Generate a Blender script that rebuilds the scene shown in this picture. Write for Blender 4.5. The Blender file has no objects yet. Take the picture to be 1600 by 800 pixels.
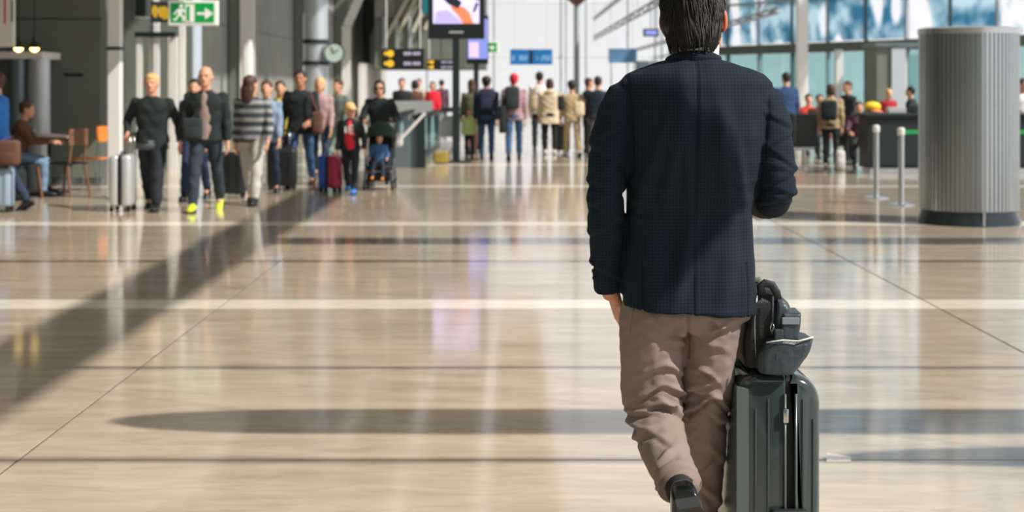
import bpy, bmesh, math, random
import numpy as np
from mathutils import Vector, Matrix, noise
random.seed(7)
PI = math.pi
SC = bpy.context.scene
COL = SC.collection

# ------------------------------------------------------------------ camera, sky, sun, exposure
CAM_H, FPX, HX, HY = 1.52, 2400.0, 800.0, 132.0
cam_data = bpy.data.cameras.new('camera')
cam = bpy.data.objects.new('camera', cam_data); COL.objects.link(cam)
cam.location = (0, 0, CAM_H); cam.rotation_euler = (PI / 2, 0, 0)
cam_data.sensor_width = 36; cam_data.lens = FPX / 1600 * 36
cam_data.shift_y = -(400 - HY) / 1600
cam_data.clip_start = 0.1; cam_data.clip_end = 1000
cam_data.dof.use_dof = True; cam_data.dof.focus_distance = 4.25; cam_data.dof.aperture_fstop = 4.4
SC.camera = cam

world = bpy.data.worlds.new('sky'); SC.world = world; world.use_nodes = True
wn = world.node_tree.nodes; wl = world.node_tree.links
bg = wn['Background']
geo = wn.new('ShaderNodeTexCoord'); sep = wn.new('ShaderNodeSeparateXYZ'); ramp = wn.new('ShaderNodeValToRGB')
wl.new(geo.outputs['Generated'], sep.inputs[0]); wl.new(sep.outputs['Z'], ramp.inputs[0]); wl.new(ramp.outputs[0], bg.inputs[0])
ramp.color_ramp.elements[0].position = 0.0; ramp.color_ramp.elements[0].color = (0.98, 0.95, 0.96, 1)
ramp.color_ramp.elements[1].position = 0.9; ramp.color_ramp.elements[1].color = (0.30, 0.36, 0.42, 1)
e_ = ramp.color_ramp.elements.new(0.4); e_.color = (0.58, 0.63, 0.68, 1)
bg.inputs[1].default_value = 1.08
SUN_EL, SUN_BACK = math.radians(45), math.radians(28)
sun_data = bpy.data.lights.new('sun', 'SUN'); sun = bpy.data.objects.new('sun', sun_data); COL.objects.link(sun)
sun_dir = Vector((math.cos(SUN_EL) * math.cos(SUN_BACK), -math.cos(SUN_EL) * math.sin(SUN_BACK), math.sin(SUN_EL)))
sun.rotation_euler = sun_dir.to_track_quat('Z', 'Y').to_euler(); sun.location = (20, -5, 25)
sun_data.energy = 5.2; sun_data.angle = math.radians(0.8); sun_data.color = (1.0, 0.93, 0.84)
SC.view_settings.view_transform = 'Standard'; SC.view_settings.look = 'None'
SC.view_settings.gamma = 1.0; SC.view_settings.use_curve_mapping = False
SC.view_settings.exposure = 0.0

# ------------------------------------------------------------------ helpers
def P(px, py, d):
    return Vector(((px - HX) * d / FPX, d, CAM_H - (py - HY) * d / FPX))
def PX(px, d): return (px - HX) * d / FPX
def GD(py): return CAM_H * FPX / (py - HY)          # depth of a floor point

def lin(c):
    return tuple((v / 12.92 if v <= 0.04045 else ((v + 0.055) / 1.055) ** 2.4) for v in c)
_mats = {}
def mat(name, rgb, rough=0.6, metal=0.0, spec=0.5, var=0.0, vscale=6.0, bump=0.0, bscale=40.0, stretch=(1, 1, 1), emit=0.0, coat=0.0, sheen=0.0, rnd=0.0):
    if name in _mats: return _mats[name]
    m = bpy.data.materials.new(name); m.use_nodes = True; _mats[name] = m
    nt = m.node_tree; b = nt.nodes['Principled BSDF']
    c = lin([v / 255 for v in rgb])
    b.inputs['Base Color'].default_value = (*c, 1)
    b.inputs['Roughness'].default_value = rough; b.inputs['Metallic'].default_value = metal
    b.inputs['Specular IOR Level'].default_value = spec
    if coat: b.inputs['Coat Weight'].default_value = coat; b.inputs['Coat Roughness'].default_value = 0.1
    if sheen: b.inputs['Sheen Weight'].default_value = sheen
    if emit:
        b.inputs['Emission Color'].default_value = (*c, 1); b.inputs['Emission Strength'].default_value = emit
    if var or bump:
        tc = nt.nodes.new('ShaderNodeTexCoord'); mp = nt.nodes.new('ShaderNodeMapping')
        mp.inputs['Scale'].default_value = stretch
        nt.links.new(tc.outputs['Object'], mp.inputs[0])
    if var:
        n = nt.nodes.new('ShaderNodeTexNoise'); n.inputs['Scale'].default_value = vscale; n.inputs['Detail'].default_value = 5
        nt.links.new(mp.outputs[0], n.inputs[0])
        r = nt.nodes.new('ShaderNodeMapRange'); r.inputs[1].default_value = 0.3; r.inputs[2].default_value = 0.7
        r.inputs[3].default_value = 1 - var; r.inputs[4].default_value = 1 + var
        nt.links.new(n.outputs[0], r.inputs[0])
        mx = nt.nodes.new('ShaderNodeVectorMath'); mx.operation = 'SCALE'; mx.inputs[0].default_value = c
        nt.links.new(r.outputs[0], mx.inputs['Scale'])
        last = mx
        if rnd:
            oi = nt.nodes.new('ShaderNodeObjectInfo'); r2 = nt.nodes.new('ShaderNodeMapRange')
            r2.inputs[3].default_value = 1 - rnd; r2.inputs[4].default_value = 1 + rnd
            nt.links.new(oi.outputs['Random'], r2.inputs[0])
            last = nt.nodes.new('ShaderNodeVectorMath'); last.operation = 'SCALE'
            nt.links.new(mx.outputs[0], last.inputs[0]); nt.links.new(r2.outputs[0], last.inputs['Scale'])
        nt.links.new(last.outputs[0], b.inputs['Base Color'])
    if bump:
        n2 = nt.nodes.new('ShaderNodeTexNoise'); n2.inputs['Scale'].default_value = bscale; n2.inputs['Detail'].default_value = 4
        nt.links.new(mp.outputs[0], n2.inputs[0])
        bp = nt.nodes.new('ShaderNodeBump'); bp.inputs['Strength'].default_value = bump; bp.inputs['Distance'].default_value = 0.01
        nt.links.new(n2.outputs[0], bp.inputs['Height']); nt.links.new(bp.outputs[0], b.inputs['Normal'])
    return m

def frame_for(d, side=Vector((1, 0, 0))):
    d = d.normalized(); s = side - d * side.dot(d)
    if s.length < 1e-3: s = Vector((0, 1, 0)) - d * d.y
    s.normalize(); return s, d.cross(s).normalized(), d

class MB:
    def __init__(self): self.v = []; self.f = []; self.mi = []; self.cur = 0
    def add(self, vs, fs):
        o = len(self.v); self.v += [tuple(p) for p in vs]; self.f += [tuple(i + o for i in f) for f in fs]
        self.mi += [self.cur] * len(fs); return self
    def box(self, x0, x1, y0, y1, z0, z1):
        if x0 > x1: x0, x1 = x1, x0
        if y0 > y1: y0, y1 = y1, y0
        if z0 > z1: z0, z1 = z1, z0
        vs = [(x0, y0, z0), (x1, y0, z0), (x1, y1, z0), (x0, y1, z0), (x0, y0, z1), (x1, y0, z1), (x1, y1, z1), (x0, y1, z1)]
        return self.add(vs, [(3, 2, 1, 0), (4, 5, 6, 7), (0, 1, 5, 4), (1, 2, 6, 5), (2, 3, 7, 6), (3, 0, 4, 7)])
    def bbox(self, x0, x1, y0, y1, z0, z1, r, seg=2):
        bm = bmesh.new(); bmesh.ops.create_cube(bm, size=1)
        for v in bm.verts:
            v.co = Vector(((x0 + x1) / 2 + v.co.x * (x1 - x0), (y0 + y1) / 2 + v.co.y * (y1 - y0), (z0 + z1) / 2 + v.co.z * (z1 - z0)))
        bmesh.ops.bevel(bm, geom=list(bm.edges), offset=r, segments=seg, profile=0.5, affect='EDGES')
        self.addbm(bm); return self
    def addbm(self, bm):
        bm.verts.index_update(); self.add([v.co for v in bm.verts], [[v.index for v in f.verts] for f in bm.faces]); bm.free()
    def obox(self, a, b, w, h, side=Vector((1, 0, 0))):
        a, b = Vector(a), Vector(b); s, u, d = frame_for(b - a, side)
        vs = []
        for p in (a, b):
            for i, j in ((-1, -1), (1, -1), (1, 1), (-1, 1)): vs.append(p + s * (i * w / 2) + u * (j * h / 2))
        return self.add(vs, [(3, 2, 1, 0), (4, 5, 6, 7), (0, 1, 5, 4), (1, 2, 6, 5), (2, 3, 7, 6), (3, 0, 4, 7)])
    def tube(self, pts, rads, n=12, side=Vector((1, 0, 0)), cap=True, power=2.0):
        pts = [Vector(p) for p in pts]; rings = []; m = len(pts)
        for i, p in enumerate(pts):
            d = (pts[min(i + 1, m - 1)] - pts[max(i - 1, 0)])
            s, u, _ = frame_for(d, side); r = rads[i] if isinstance(rads, list) else rads
            rx, ry = r if isinstance(r, (list, tuple)) else (r, r)
            ring = []
            for k in range(n):
                a = 2 * PI * k / n; ca, sa = math.cos(a), math.sin(a)
                if power != 2.0: ca = math.copysign(abs(ca) ** (2 / power), ca); sa = math.copysign(abs(sa) ** (2 / power), sa)
                ring.append(p + s * (rx * ca) + u * (ry * sa))
            rings.append(ring)
        vs = [q for r in rings for q in r]; fs = []
        for i in range(m - 1):
            for k in range(n):
                a, b = i * n + k, i * n + (k + 1) % n
                fs.append((a, b, b + n, a + n))
        if cap: fs += [tuple(range(n - 1, -1, -1)), tuple(range((m - 1) * n, m * n))]
        return self.add(vs, fs)
    def ell(self, c, r, n=16, m=10, rot=None):
        c = Vector(c); vs = []; fs = []
        r = r if isinstance(r, (list, tuple)) else (r, r, r)
        for i in range(1, m):
            t = PI * i / m
            for k in range(n):
                a = 2 * PI * k / n
                p = Vector((r[0] * math.sin(t) * math.cos(a), r[1] * math.sin(t) * math.sin(a), r[2] * math.cos(t)))
                vs.append(c + (rot @ p if rot else p))
        top = len(vs); e = Vector((0, 0, r[2])); e = rot @ e if rot else e
        vs.append(c + e); vs.append(c - e)
        for i in range(m - 2):
            for k in range(n):
                a, b = i * n + k, i * n + (k + 1) % n
                fs.append((a, a + n, b + n, b))
        for k in range(n):
            fs.append((top, k, (k + 1) % n)); o = (m - 2) * n; fs.append((top + 1, o + (k + 1) % n, o + k))
        return self.add(vs, fs)
    def prism(self, poly, a, b, axis='y'):
        n = len(poly); vs = []
        for t in (a, b):
            for (u, w) in poly:
                vs.append({'y': (u, t, w), 'x': (t, u, w), 'z': (u, w, t)}[axis])
        fs = [(i, (i + 1) % n, n + (i + 1) % n, n + i) for i in range(n)]
        fs += [tuple(range(n - 1, -1, -1)), tuple(range(n, 2 * n))]
        return self.add(vs, fs)
    def lathe(self, prof, c=(0, 0, 0), n=24):
        c = Vector(c); vs = []; fs = []; m = len(prof)
        for (r, z) in prof:
            for k in range(n):
                a = 2 * PI * k / n; vs.append(c + Vector((r * math.cos(a), r * math.sin(a), z)))
        for i in range(m - 1):
            for k in range(n):
                a, b = i * n + k, i * n + (k + 1) % n; fs.append((a, b, b + n, a + n))
        fs += [tuple(range(n - 1, -1, -1)), tuple(range((m - 1) * n, m * n))]
        return self.add(vs, fs)
    def build(self, name, m, parent=None, smooth=False, fix=True):
        me = bpy.data.meshes.new(name); me.from_pydata(self.v, [], self.f)
        ms = m if isinstance(m, (list, tuple)) else [m]
        for q in ms: me.materials.append(q)
        if len(ms) > 1: me.polygons.foreach_set('material_index', self.mi)
        if fix:
            bm = bmesh.new(); bm.from_mesh(me); bmesh.ops.recalc_face_normals(bm, faces=bm.faces); bm.to_mesh(me); bm.free()
        if smooth: me.shade_smooth() if hasattr(me, 'shade_smooth') else None
        me.update()
        o = bpy.data.objects.new(name, me); COL.objects.link(o)
        if smooth == 'auto': me.set_sharp_from_angle(angle=math.radians(38))
        if parent is not None: o.parent = parent
        return o

def tag(o, label=None, cat=None, group=None, kind=None):
    if label: o['label'] = label
    if cat: o['category'] = cat
    if group: o['group'] = group
    if kind: o['kind'] = kind
    return o
def empty(name, loc=(0, 0, 0), rz=0, label=None, cat=None, group=None):
    o = bpy.data.objects.new(name, None); COL.objects.link(o); o.location = loc; o.rotation_euler = (0, 0, rz)
    o.empty_display_size = 0.1
    return tag(o, label, cat, group)
def copy_tree(o, parent=None):
    kids = list(o.children); c = o.copy(); COL.objects.link(c); c.parent = parent
    for ch in kids: copy_tree(ch, c)
    return c
PENDING = []
def fuse(mb, name, m, parent, voxel, smooth=4, post=None):
    o = mb.build(name, m, parent, fix=False)
    md = o.modifiers.new('r', 'REMESH'); md.mode = 'VOXEL'; md.voxel_size = voxel; md.use_smooth_shade = True
    if smooth:
        s = o.modifiers.new('s', 'SMOOTH'); s.factor = 0.5; s.iterations = smooth
    PENDING.append((o, post)); return o
def finish_fuse():
    bpy.context.view_layer.update()
    dg = bpy.context.evaluated_depsgraph_get(); done = []
    for o, post in PENDING:
        me = bpy.data.meshes.new_from_object(o.evaluated_get(dg), preserve_all_data_layers=False, depsgraph=dg)
        done.append((o, me, post))
    for o, me, post in done:
        old = o.data; o.modifiers.clear(); o.data = me; me.name = o.name
        if not me.materials:
            for q in old.materials: me.materials.append(q)
        if post:
            n = len(me.vertices); co = np.empty(n * 3); me.vertices.foreach_get('co', co); co = co.reshape(-1, 3)
            no = np.empty(n * 3); me.vertices.foreach_get('normal', no); no = no.reshape(-1, 3)
            me.vertices.foreach_set('co', post(co, no).ravel()); me.update()
        me.shade_smooth(); bpy.data.meshes.remove(old)
    PENDING.clear()
# ------------------------------------------------------------------ floor
def stone(name, rgb, rough=0.09, var=0.16):
    m = mat(name, rgb, rough=rough, var=var, vscale=1.6, stretch=(0.7, 3.2, 1), rnd=0.05)
    nt = m.node_tree; b = nt.nodes['Principled BSDF']
    tc = nt.nodes.new('ShaderNodeNewGeometry'); mp = nt.nodes.new('ShaderNodeMapping'); mp.inputs['Scale'].default_value = (1.3, 4.2, 1)
    nt.links.new(tc.outputs['Position'], mp.inputs[0])
    n = nt.nodes.new('ShaderNodeTexNoise'); n.inputs['Scale'].default_value = 2.4; n.inputs['Detail'].default_value = 8; n.inputs['Distortion'].default_value = 1.2
    nt.links.new(mp.outputs[0], n.inputs[0])
    r = nt.nodes.new('ShaderNodeValToRGB'); r.color_ramp.elements[0].position = 0.33; r.color_ramp.elements[0].color = (0.87, 0.85, 0.81, 1)
    r.color_ramp.elements[1].position = 0.52; r.color_ramp.elements[1].color = (1, 1, 1, 1)
    nt.links.new(n.outputs[0], r.inputs[0])
    mx = nt.nodes.new('ShaderNodeVectorMath'); mx.operation = 'MULTIPLY'
    src = b.inputs['Base Color'].links[0].from_socket
    nt.links.new(src, mx.inputs[0]); nt.links.new(r.outputs[0], mx.inputs[1]); nt.links.new(mx.outputs[0], b.inputs['Base Color'])
    # uneven polish
    n3 = nt.nodes.new('ShaderNodeTexNoise'); n3.inputs['Scale'].default_value = 1.1; nt.links.new(tc.outputs['Position'], n3.inputs[0])
    r3 = nt.nodes.new('ShaderNodeMapRange'); r3.inputs[3].default_value = rough * 0.7; r3.inputs[4].default_value = rough * 1.5
    nt.links.new(n3.outputs[0], r3.inputs[0]); nt.links.new(r3.outputs[0], b.inputs['Roughness'])
    return m
M_stone = stone('tan_marble', (184, 172, 153))
M_white_stone = stone('white_marble', (240, 232, 216), 0.12, 0.05)
M_grout = mat('dark_grout', (62, 60, 50), rough=0.7)
M_outside = mat('outside_paving', (205, 205, 205), rough=0.9, var=0.05)

floor = MB().box(-14, 18, -8, 92, -0.4, -0.006).build('floor', M_grout); tag(floor, 'polished tan marble floor with white cross strips', kind='structure')
ground = MB().box(-150, 200, -120, 500, -0.6, -0.42).build('ground_outside', M_outside); tag(ground, kind='structure')
def slab_mesh(w, l, h, m, nm, ch=0.0006):
    mb = MB(); x0, x1, y0, y1 = 0, w, 0, l
    vs = [(x0, y0, -h), (x1, y0, -h), (x1, y1, -h), (x0, y1, -h), (x0, y0, -ch), (x1, y0, -ch), (x1, y1, -ch), (x0, y1, -ch),
          (x0 + ch, y0 + ch, 0), (x1 - ch, y0 + ch, 0), (x1 - ch, y1 - ch, 0), (x0 + ch, y1 - ch, 0)]
    fs = [(0, 1, 5, 4), (1, 2, 6, 5), (2, 3, 7, 6), (3, 0, 4, 7), (4, 5, 9, 8), (5, 6, 10, 9), (6, 7, 11, 10), (7, 4, 8, 11), (8, 9, 10, 11)]
    mb.add(vs, fs); me = bpy.data.meshes.new(nm); me.from_pydata(mb.v, [], mb.f); me.materials.append(m); me.update(); return me
GAP = 0.013
xs = [-11.8, -6.9, -2.0, 2.9, 7.8, 12.7, 17.6]
rows = []
for k in range(-2, 13):
    b0 = 10.42 + 6.15 * k
    for (a, l, wht) in ((0.0, 0.44, True), (0.44, 1.51, False), (1.95, 2.05, False), (4.0, 2.15, False)):
        rows.append((b0 + a, l, wht))
cache = {}
for (y0, l, wht) in rows:
    if y0 < -4: continue
    for i in range(len(xs) - 1):
        w = xs[i + 1] - xs[i]; key = (round(w, 2), round(l, 2), wht)
        if key not in cache: cache[key] = slab_mesh(w - GAP, l - GAP, 0.02, M_white_stone if wht else M_stone, 'white_strip' if wht else 'slab')
        o = bpy.data.objects.new('white_strip' if wht else 'slab', cache[key]); COL.objects.link(o)
        o.location = (xs[i] + GAP / 2, y0 + GAP / 2, 0); o.parent = floor

# ------------------------------------------------------------------ left walls
M_conc = mat('dark_concrete', (112, 120, 110), rough=0.75, var=0.10, vscale=1.5, bump=0.15, bscale=12)
M_conc2 = mat('warm_concrete', (142, 146, 140), rough=0.8, var=0.10, vscale=1.2, bump=0.15, bscale=12)
M_joint = mat('joint_shadow_gap', (92, 96, 92), rough=0.9)
M_white = mat('white_painted_steel', (232, 232, 230), rough=0.35)
M_offw = mat('pale_grey_metal', (196, 204, 212), rough=0.3, metal=0.4)
M_steel = mat('brushed_steel', (200, 204, 206), rough=0.25, metal=1.0)
M_dark = mat('dark_green_black', (22, 38, 40), rough=0.45)
M_black = mat('soft_black', (14, 24, 27), rough=0.5)
M_rubber = mat('black_rubber', (18, 24, 25), rough=0.7)
M_blueglass = mat('blue_grey_glazing', (120, 138, 150), rough=0.15, metal=0.3)

wl_ = MB().box(-13, -6.1, 22.9, 23.3, 0, 12).build('wall_cafe', M_joint); tag(wl_, 'dark grey concrete wall behind the cafe chairs', kind='structure')
def panels(parent, axis, fixed, a0, a1, n, z0, z1, nz, m, thick=0.06, gap=0.02, sgn=-1):
    for i in range(n):
        for j in range(nz):
            p0 = a0 + (a1 - a0) * i / n + gap / 2; p1 = a0 + (a1 - a0) * (i + 1) / n - gap / 2
            q0 = z0 + (z1 - z0) * j / nz + gap / 2; q1 = z0 + (z1 - z0) * (j + 1) / nz - gap / 2
            mb = MB()
            if axis == 'x': mb.box(p0, p1, fixed, fixed + sgn * thick, q0, q1)
            else: mb.box(fixed, fixed + sgn * thick, p0, p1, q0, q1)
            mb.build('concrete_panel', m, parent)
panels(wl_, 'x', 22.9, -13, -6.1, 5, 0.12, 12, 5, M_conc)
MB().box(-13, -6.1, 22.82, 22.9, 0, 0.12).build('baseboard_cafe', M_steel, wl_)
v = P(117, 117, 22.9); MB().box(v.x - 0.14, v.x + 0.14, 22.82, 22.9, v.z - 0.02, v.z + 0.02).build('wall_slot', M_black, wl_)
wl2 = MB().box(-8.0, -7.6, 23.3, 92, 0, 12).build('wall_left', M_joint); tag(wl2, 'long concrete side wall of the hall with piers', kind='structure')
panels(wl2, 'y', -7.6, 28.5, 90, 15, 0.1, 12, 4, M_conc2, sgn=1)
for i, d in enumerate((28.6, 40.7, 53, 65, 78)):
    nm = 'pier'; pr = empty(nm, (-7.5, d, 0)); pr['kind'] = 'structure'
    MB().box(0, 0.55, 0, 1.0, 0, 12).build('pier_shaft', M_conc, pr)
    MB().box(0.3, 0.68, -0.06, 0.04, 0, 4.0).build('white_edge_trim', M_white, pr)
    MB().obox((0.52, -0.01, 4.0), (4.0, -0.01, 11.9), 0.1, 0.36, Vector((0, 1, 0))).build('slanted_strut', M_white, pr)
wb = MB().box(-14, 18, -30.4, -30, 0, 12).build('wall_back', M_joint); tag(wb, 'concrete wall behind the viewer', kind='structure'); panels(wb, 'x', -30, -14, 18, 8, 0, 12, 3, M_conc, sgn=1)
ws0 = MB().box(-14, -13.6, -30, 23.3, 0, 12).build('wall_left_near', M_joint); ws0['kind'] = 'structure'; panels(ws0, 'y', -13.6, -30, 22.9, 9, 0, 12, 3, M_conc, sgn=1)
# grey mezzanine volume closing the left of the far end, bright opening below it
mz = empty('wall_mezzanine', (0, 72, 0)); mz['kind'] = 'structure'
MB().box(PX(585, 72), PX(758, 72), 0, 6, P(0, 108, 72).z, 12).build('bulkhead', M_joint, mz)
for i in range(5):
    for j in range(4):
        a, b_ = PX(585 + i * 34.6, 72), PX(585 + (i + 1) * 34.6, 72); c, e = 2.24 + j * 2.4, 2.24 + (j + 1) * 2.4
        MB().box(a + .02, b_ - .02, -.05, 0, c + .02, e - .02).build('concrete_panel', M_conc if j % 2 == 0 else M_conc2, mz)
for i, (pa, pb, pc, pd) in enumerate(((603, 60, 640, -8), (622, 52, 652, -6), (645, 50, 672, -6), (664, 46, 690, -8))):
    u, w = P(pa, pb, 71.7), P(pc, pd, 71.7); MB().obox((u.x, -.3, u.z), (w.x, -.3, w.z), .16, .12).build('slanted_fin', mat('cream_fin', (206, 204, 186), rough=.6), mz)
for px_ in (601, 620, 641): MB().box(PX(px_, 72) - .08, PX(px_, 72) + .08, -.2, -.05, P(0, 76, 72).z, P(0, 27, 72).z).build('pale_fin', M_offw, mz)
MB().bbox(PX(660, 71) - .0, PX(676, 71), -1.2, -1.1, P(0, 22, 71).z, 7, .02).build('teal_banner', mat('teal_banner', (20, 120, 142)), mz)
# infill bays at the far end: bright doorway fins below the hanging signs
for k in range(9):
    d = 70 + k * 1.6
    MB().box(-7.0, -6.8, d, d + 0.3, 0, 2.5).build('trim_%d' % (k + 1), M_white)['kind'] = 'structure'

# round columns
def round_column(px, d, r, h, label, m=M_offw, bands=()):
    o = empty('round_column', (PX(px, d), d, 0), 0, label, 'column')
    MB().lathe([(r, 0), (r, h)], n=28).build('shaft', m, o, smooth='auto')
    MB().lathe([(r + 0.03, 0), (r + 0.03, 0.2)], n=28).build('base_ring', M_steel, o, smooth='auto')
    for z in bands: MB().lathe([(r + 0.02, z), (r + 0.05, z), (r + 0.05, z + 0.12), (r + 0.02, z + 0.12)], n=28).build('clamp_band', M_dark, o, smooth='auto')
    return o
round_column(494, 46.3, 0.35, 11.9, 'tall pale round column carrying the wall clock', bands=(2.1, 2.75))
round_column(297, 29.6, 0.22, 11.9, 'blue-grey round column behind the bald man', mat('blue_grey_paint', (176, 190, 206), rough=0.35))
# clock
ck = empty('wall_clock', P(522, 83, 45.9), 0, 'round pale clock on a bracket beside the tall column', 'clock')
MB().tube([(0, -0.05, 0), (0, 0.05, 0)], 0.31, n=28).build('clock_case', M_dark, ck)
MB().tube([(0, -0.06, 0), (0, -0.05, 0)], 0.27, n=28).build('clock_face', mat('pale_teal_face', (188, 212, 204), rough=0.4), ck)
MB().obox((0, -0.07, 0), (0.14, -0.07, 0.1), 0.02, 0.03).obox((0, -0.07, 0), (-0.08, -0.07, 0.2), 0.02, 0.025).build('clock_hands', M_dark, ck)
for zz in (-.17, .17): MB().obox((-0.25, 0, zz), (-0.4, 0.25, zz), 0.04, 0.04).build('bracket', M_dark, ck)

# white post
wp = empty('white_post', (PX(180, 20.5), 20.5, 0), 0, 'square white steel post beside the white suitcase', 'post')
MB().bbox(-0.085, 0.085, -0.085, 0.085, 0, 11.9, 0.012).build('shaft', M_white, wp)
MB().box(-0.12, 0.12, -0.12, 0.12, 0, 0.02).build('foot_plate', M_steel, wp)
MB().box(-0.095, 0.095, -0.095, 0.095, 1.98, 2.02).build('collar', M_dark, wp)
# lift frame behind the couple
lf = empty('lift_frame', (PX(248, 26.5), 26.5, 0), 0, 'white steel lift frame of tall poles behind the blonde woman', 'frame')
for (px, w, top, dy) in ((218, .09, 2.34, 0), (236, .1, 11.9, .1), (245, .09, 11.9, 0), (262, .1, 2.34, .3), (272, .12, 2.34, 0), (281, .1, 11.9, .2)):
    x = PX(px, 26.5) - PX(248, 26.5)
    MB().box(x - w / 2, x + w / 2, dy - .04, dy + .04, 0, top).build('pole', M_white, lf)
MB().box(PX(212, 26.5) - PX(248, 26.5), PX(276, 26.5) - PX(248, 26.5), -.1, .12, 2.34, 2.42).build('head_rail', M_dark, lf)
MB().box(PX(216, 26.5) - PX(248, 26.5), PX(276, 26.5) - PX(248, 26.5), -.03, .03, 1.05, 1.1).build('mid_rail', M_offw, lf)
MB().box(PX(190, 27.4) - PX(248, 26.5), PX(300, 27.4) - PX(248, 26.5), .9, 1.0, 0, 11.9).build('back_wall', M_conc, lf)
# white rounded panel on the pier
wpn = MB().bbox(PX(379, 39.5), PX(394, 39.5), 39.4, 39.6, 0.0, 1.52 + 70 * 39.5 / 2400, 0.06, 3).build('info_totem', M_white, smooth='auto')
tag(wpn, 'tall white round-cornered panel standing by a grey pier', 'panel')

# ------------------------------------------------------------------ kiosk, banner, pendants on the left
kk = empty('kiosk', (PX(20, 21.6), 22.0, 0), 0, 'grey cafe kiosk with curved pale metal end under the pendants', 'kiosk')
kz = 1.52 + 52 * 21.6 / 2400
MB().box(-1.5, 0.32, -.1, .8, kz - .1, kz).build('fascia', M_white, kk)
MB().tube([(0.17, .25, 0), (0.17, .25, kz - .1)], 0.16, n=20).build('round_end', M_offw, kk, smooth='auto')
MB().tube([(-0.12, .25, 0), (-0.12, .25, kz - .1)], 0.13, n=20).build('round_end', M_blueglass, kk, smooth='auto')
MB().box(-1.5, -0.05, .4, .8, 0, kz - .1).build('back_panel', M_conc, kk)
bn = empty('hanging_banner', P(-10, 10, 20), 0, 'white hanging banner with red lettering at top left', 'banner')
MB().bbox(-.6, .28, -.03, .03, -.53, .7, .02).build('board', M_white, bn)
M_red = mat('sign_red', (205, 60, 70), rough=0.5)
MB().box(.145, .17, -.036, -.03, -.23, .4).build('letter_stroke', M_red, bn)
MB().box(-.1, -.06, -.036, -.03, -.1, .4).build('letter_stroke', M_red, bn)
MB().box(-.06, .02, -.036, -.03, -.1, -.06).build('letter_stroke', M_red, bn)
MB().box(.25, .262, -.05, -.03, -.2, .08).build('dark_edge_clip', M_dark, bn)
for px in (-.4, .1): MB().tube([(px, 0, .7), (px, 0, 10.9)], .006, n=6).build('cable', M_dark, bn)
M_bulb = mat('warm_bulb', (255, 214, 130), rough=0.4, emit=6.0)
for px, lb in ((29, 'left pendant lamp with black cone shade and warm bulb'), (54, 'right pendant lamp with black cone shade and warm bulb')):
    v = P(px, 75, 20.6); o = empty('pendant_lamp', v, 0, lb, 'lamp', 'pendant lamps over the cafe')
    MB().lathe([(0.022, .15), (.028, .09), (.098, .02), (.1, 0), (.093, 0)], n=20).build('lamp_shade', M_dark, o, smooth='auto')
    MB().ell((0, 0, 0), (.062, .062, .055)).build('bulb', M_bulb, o, smooth=True)
    MB().tube([(0, 0, .16), (0, 0, 12 - v.z - .05)], .008, n=6).build('cord', M_dark, o)

# ------------------------------------------------------------------ roof structure (above the frame; shades and is mirrored in the floor)
M_roof = mat('bamboo_ceiling', (196, 176, 140), rough=0.6, var=0.06)
ce = empty('ceiling'); ce['kind'] = 'structure'
for i in range(4):
    x0 = -9.0 + i * 2.75
    MB().box(x0, x0 + 2.3, -30, 91, 12.0, 12.3).build('ceiling_panel', M_roof, ce)
for k in range(11): MB().box(-9, 1.6, -20 + k * 11, -19.5 + k * 11, 12.3, 12.9).build('roof_beam', M_white, ce)
def sh(x, y, z): return Vector((x, y, 0)) + sun_dir * (z / sun_dir.z)   # the point at height z whose shadow falls on floor (x, y)
lb = empty('roof_beam_long'); lb['kind'] = 'structure'
p = sh(-2.62, 0, 6.5)
MB().box(p.x - .225, p.x + .225, -2, 24, 6.4, 6.7).build('service_beam', M_offw, lb)
for y in (6, 12, 18, 23.5): MB().tube([(p.x, y, 6.7), (p.x, y, 12)], .015, n=6).build('hanger', M_dark, lb)
def baffle(x0, y0, y1, z, x1, label, hole=False):
    a = sh(x0, (y0 + y1) / 2, z); b = sh(x1, (y0 + y1) / 2, z); hw = (y1 - y0) / 2
    poly = [(b.x, a.y - hw), (b.x, a.y + hw)]
    for k in range(13):
        t = PI / 2 + PI * k / 12; poly.append((a.x + 0.95 + 0.95 * math.cos(t), a.y + hw * math.sin(t)))
    o = empty('hanging_baffle', (0, 0, 0), 0, label, 'baffle'); MB().prism(poly, z, z + 0.03, 'z').build('board', M_white, o)
    for x in (a.x + 1, b.x - 1): MB().tube([(x, a.y, z), (x, a.y, 12)], .006, n=6).build('wire', M_dark, o)
    return o
baffle(-1.8, 6.68, 7.18, 3.4, 7.0, 'long white round-ended baffle hung above the aisle')
baffle(1.36, 6.1, 6.43, 3.4, 6.0, 'short white round-ended baffle hung above the aisle')
for (yy, w, x0, x1, z) in ((6.2, .04, -8, 8, 4.2), (14.9, .6, -3.0, 9, 7), (13.2, .12, -5, 9, 6), (8.23, .035, -8, 8, 4.2)):  # last tie is added so its shade thickens a slab joint line
    a = sh(x0, yy, z); b = sh(x1, yy, z)
    o = MB().box(a.x, b.x, a.y - w / 2, a.y + w / 2, z, z + .06).build('roof_tie', M_offw); o['kind'] = 'structure'

cy = empty('added_cafe_shade', (0, 0, 0)); cy['kind'] = 'structure'  # unseen slab added to keep the sun off the cafe wall
MB().box(-12.5, -3.9, 12.5, 22.75, 3.3, 3.4).build('shade_board', M_white, cy)
for x in (-12, -4.1):
    for y in (15, 22): MB().tube([(x, y, 3.4), (x, y, 12)], .012, n=6).build('hanger', M_dark, cy)
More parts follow.
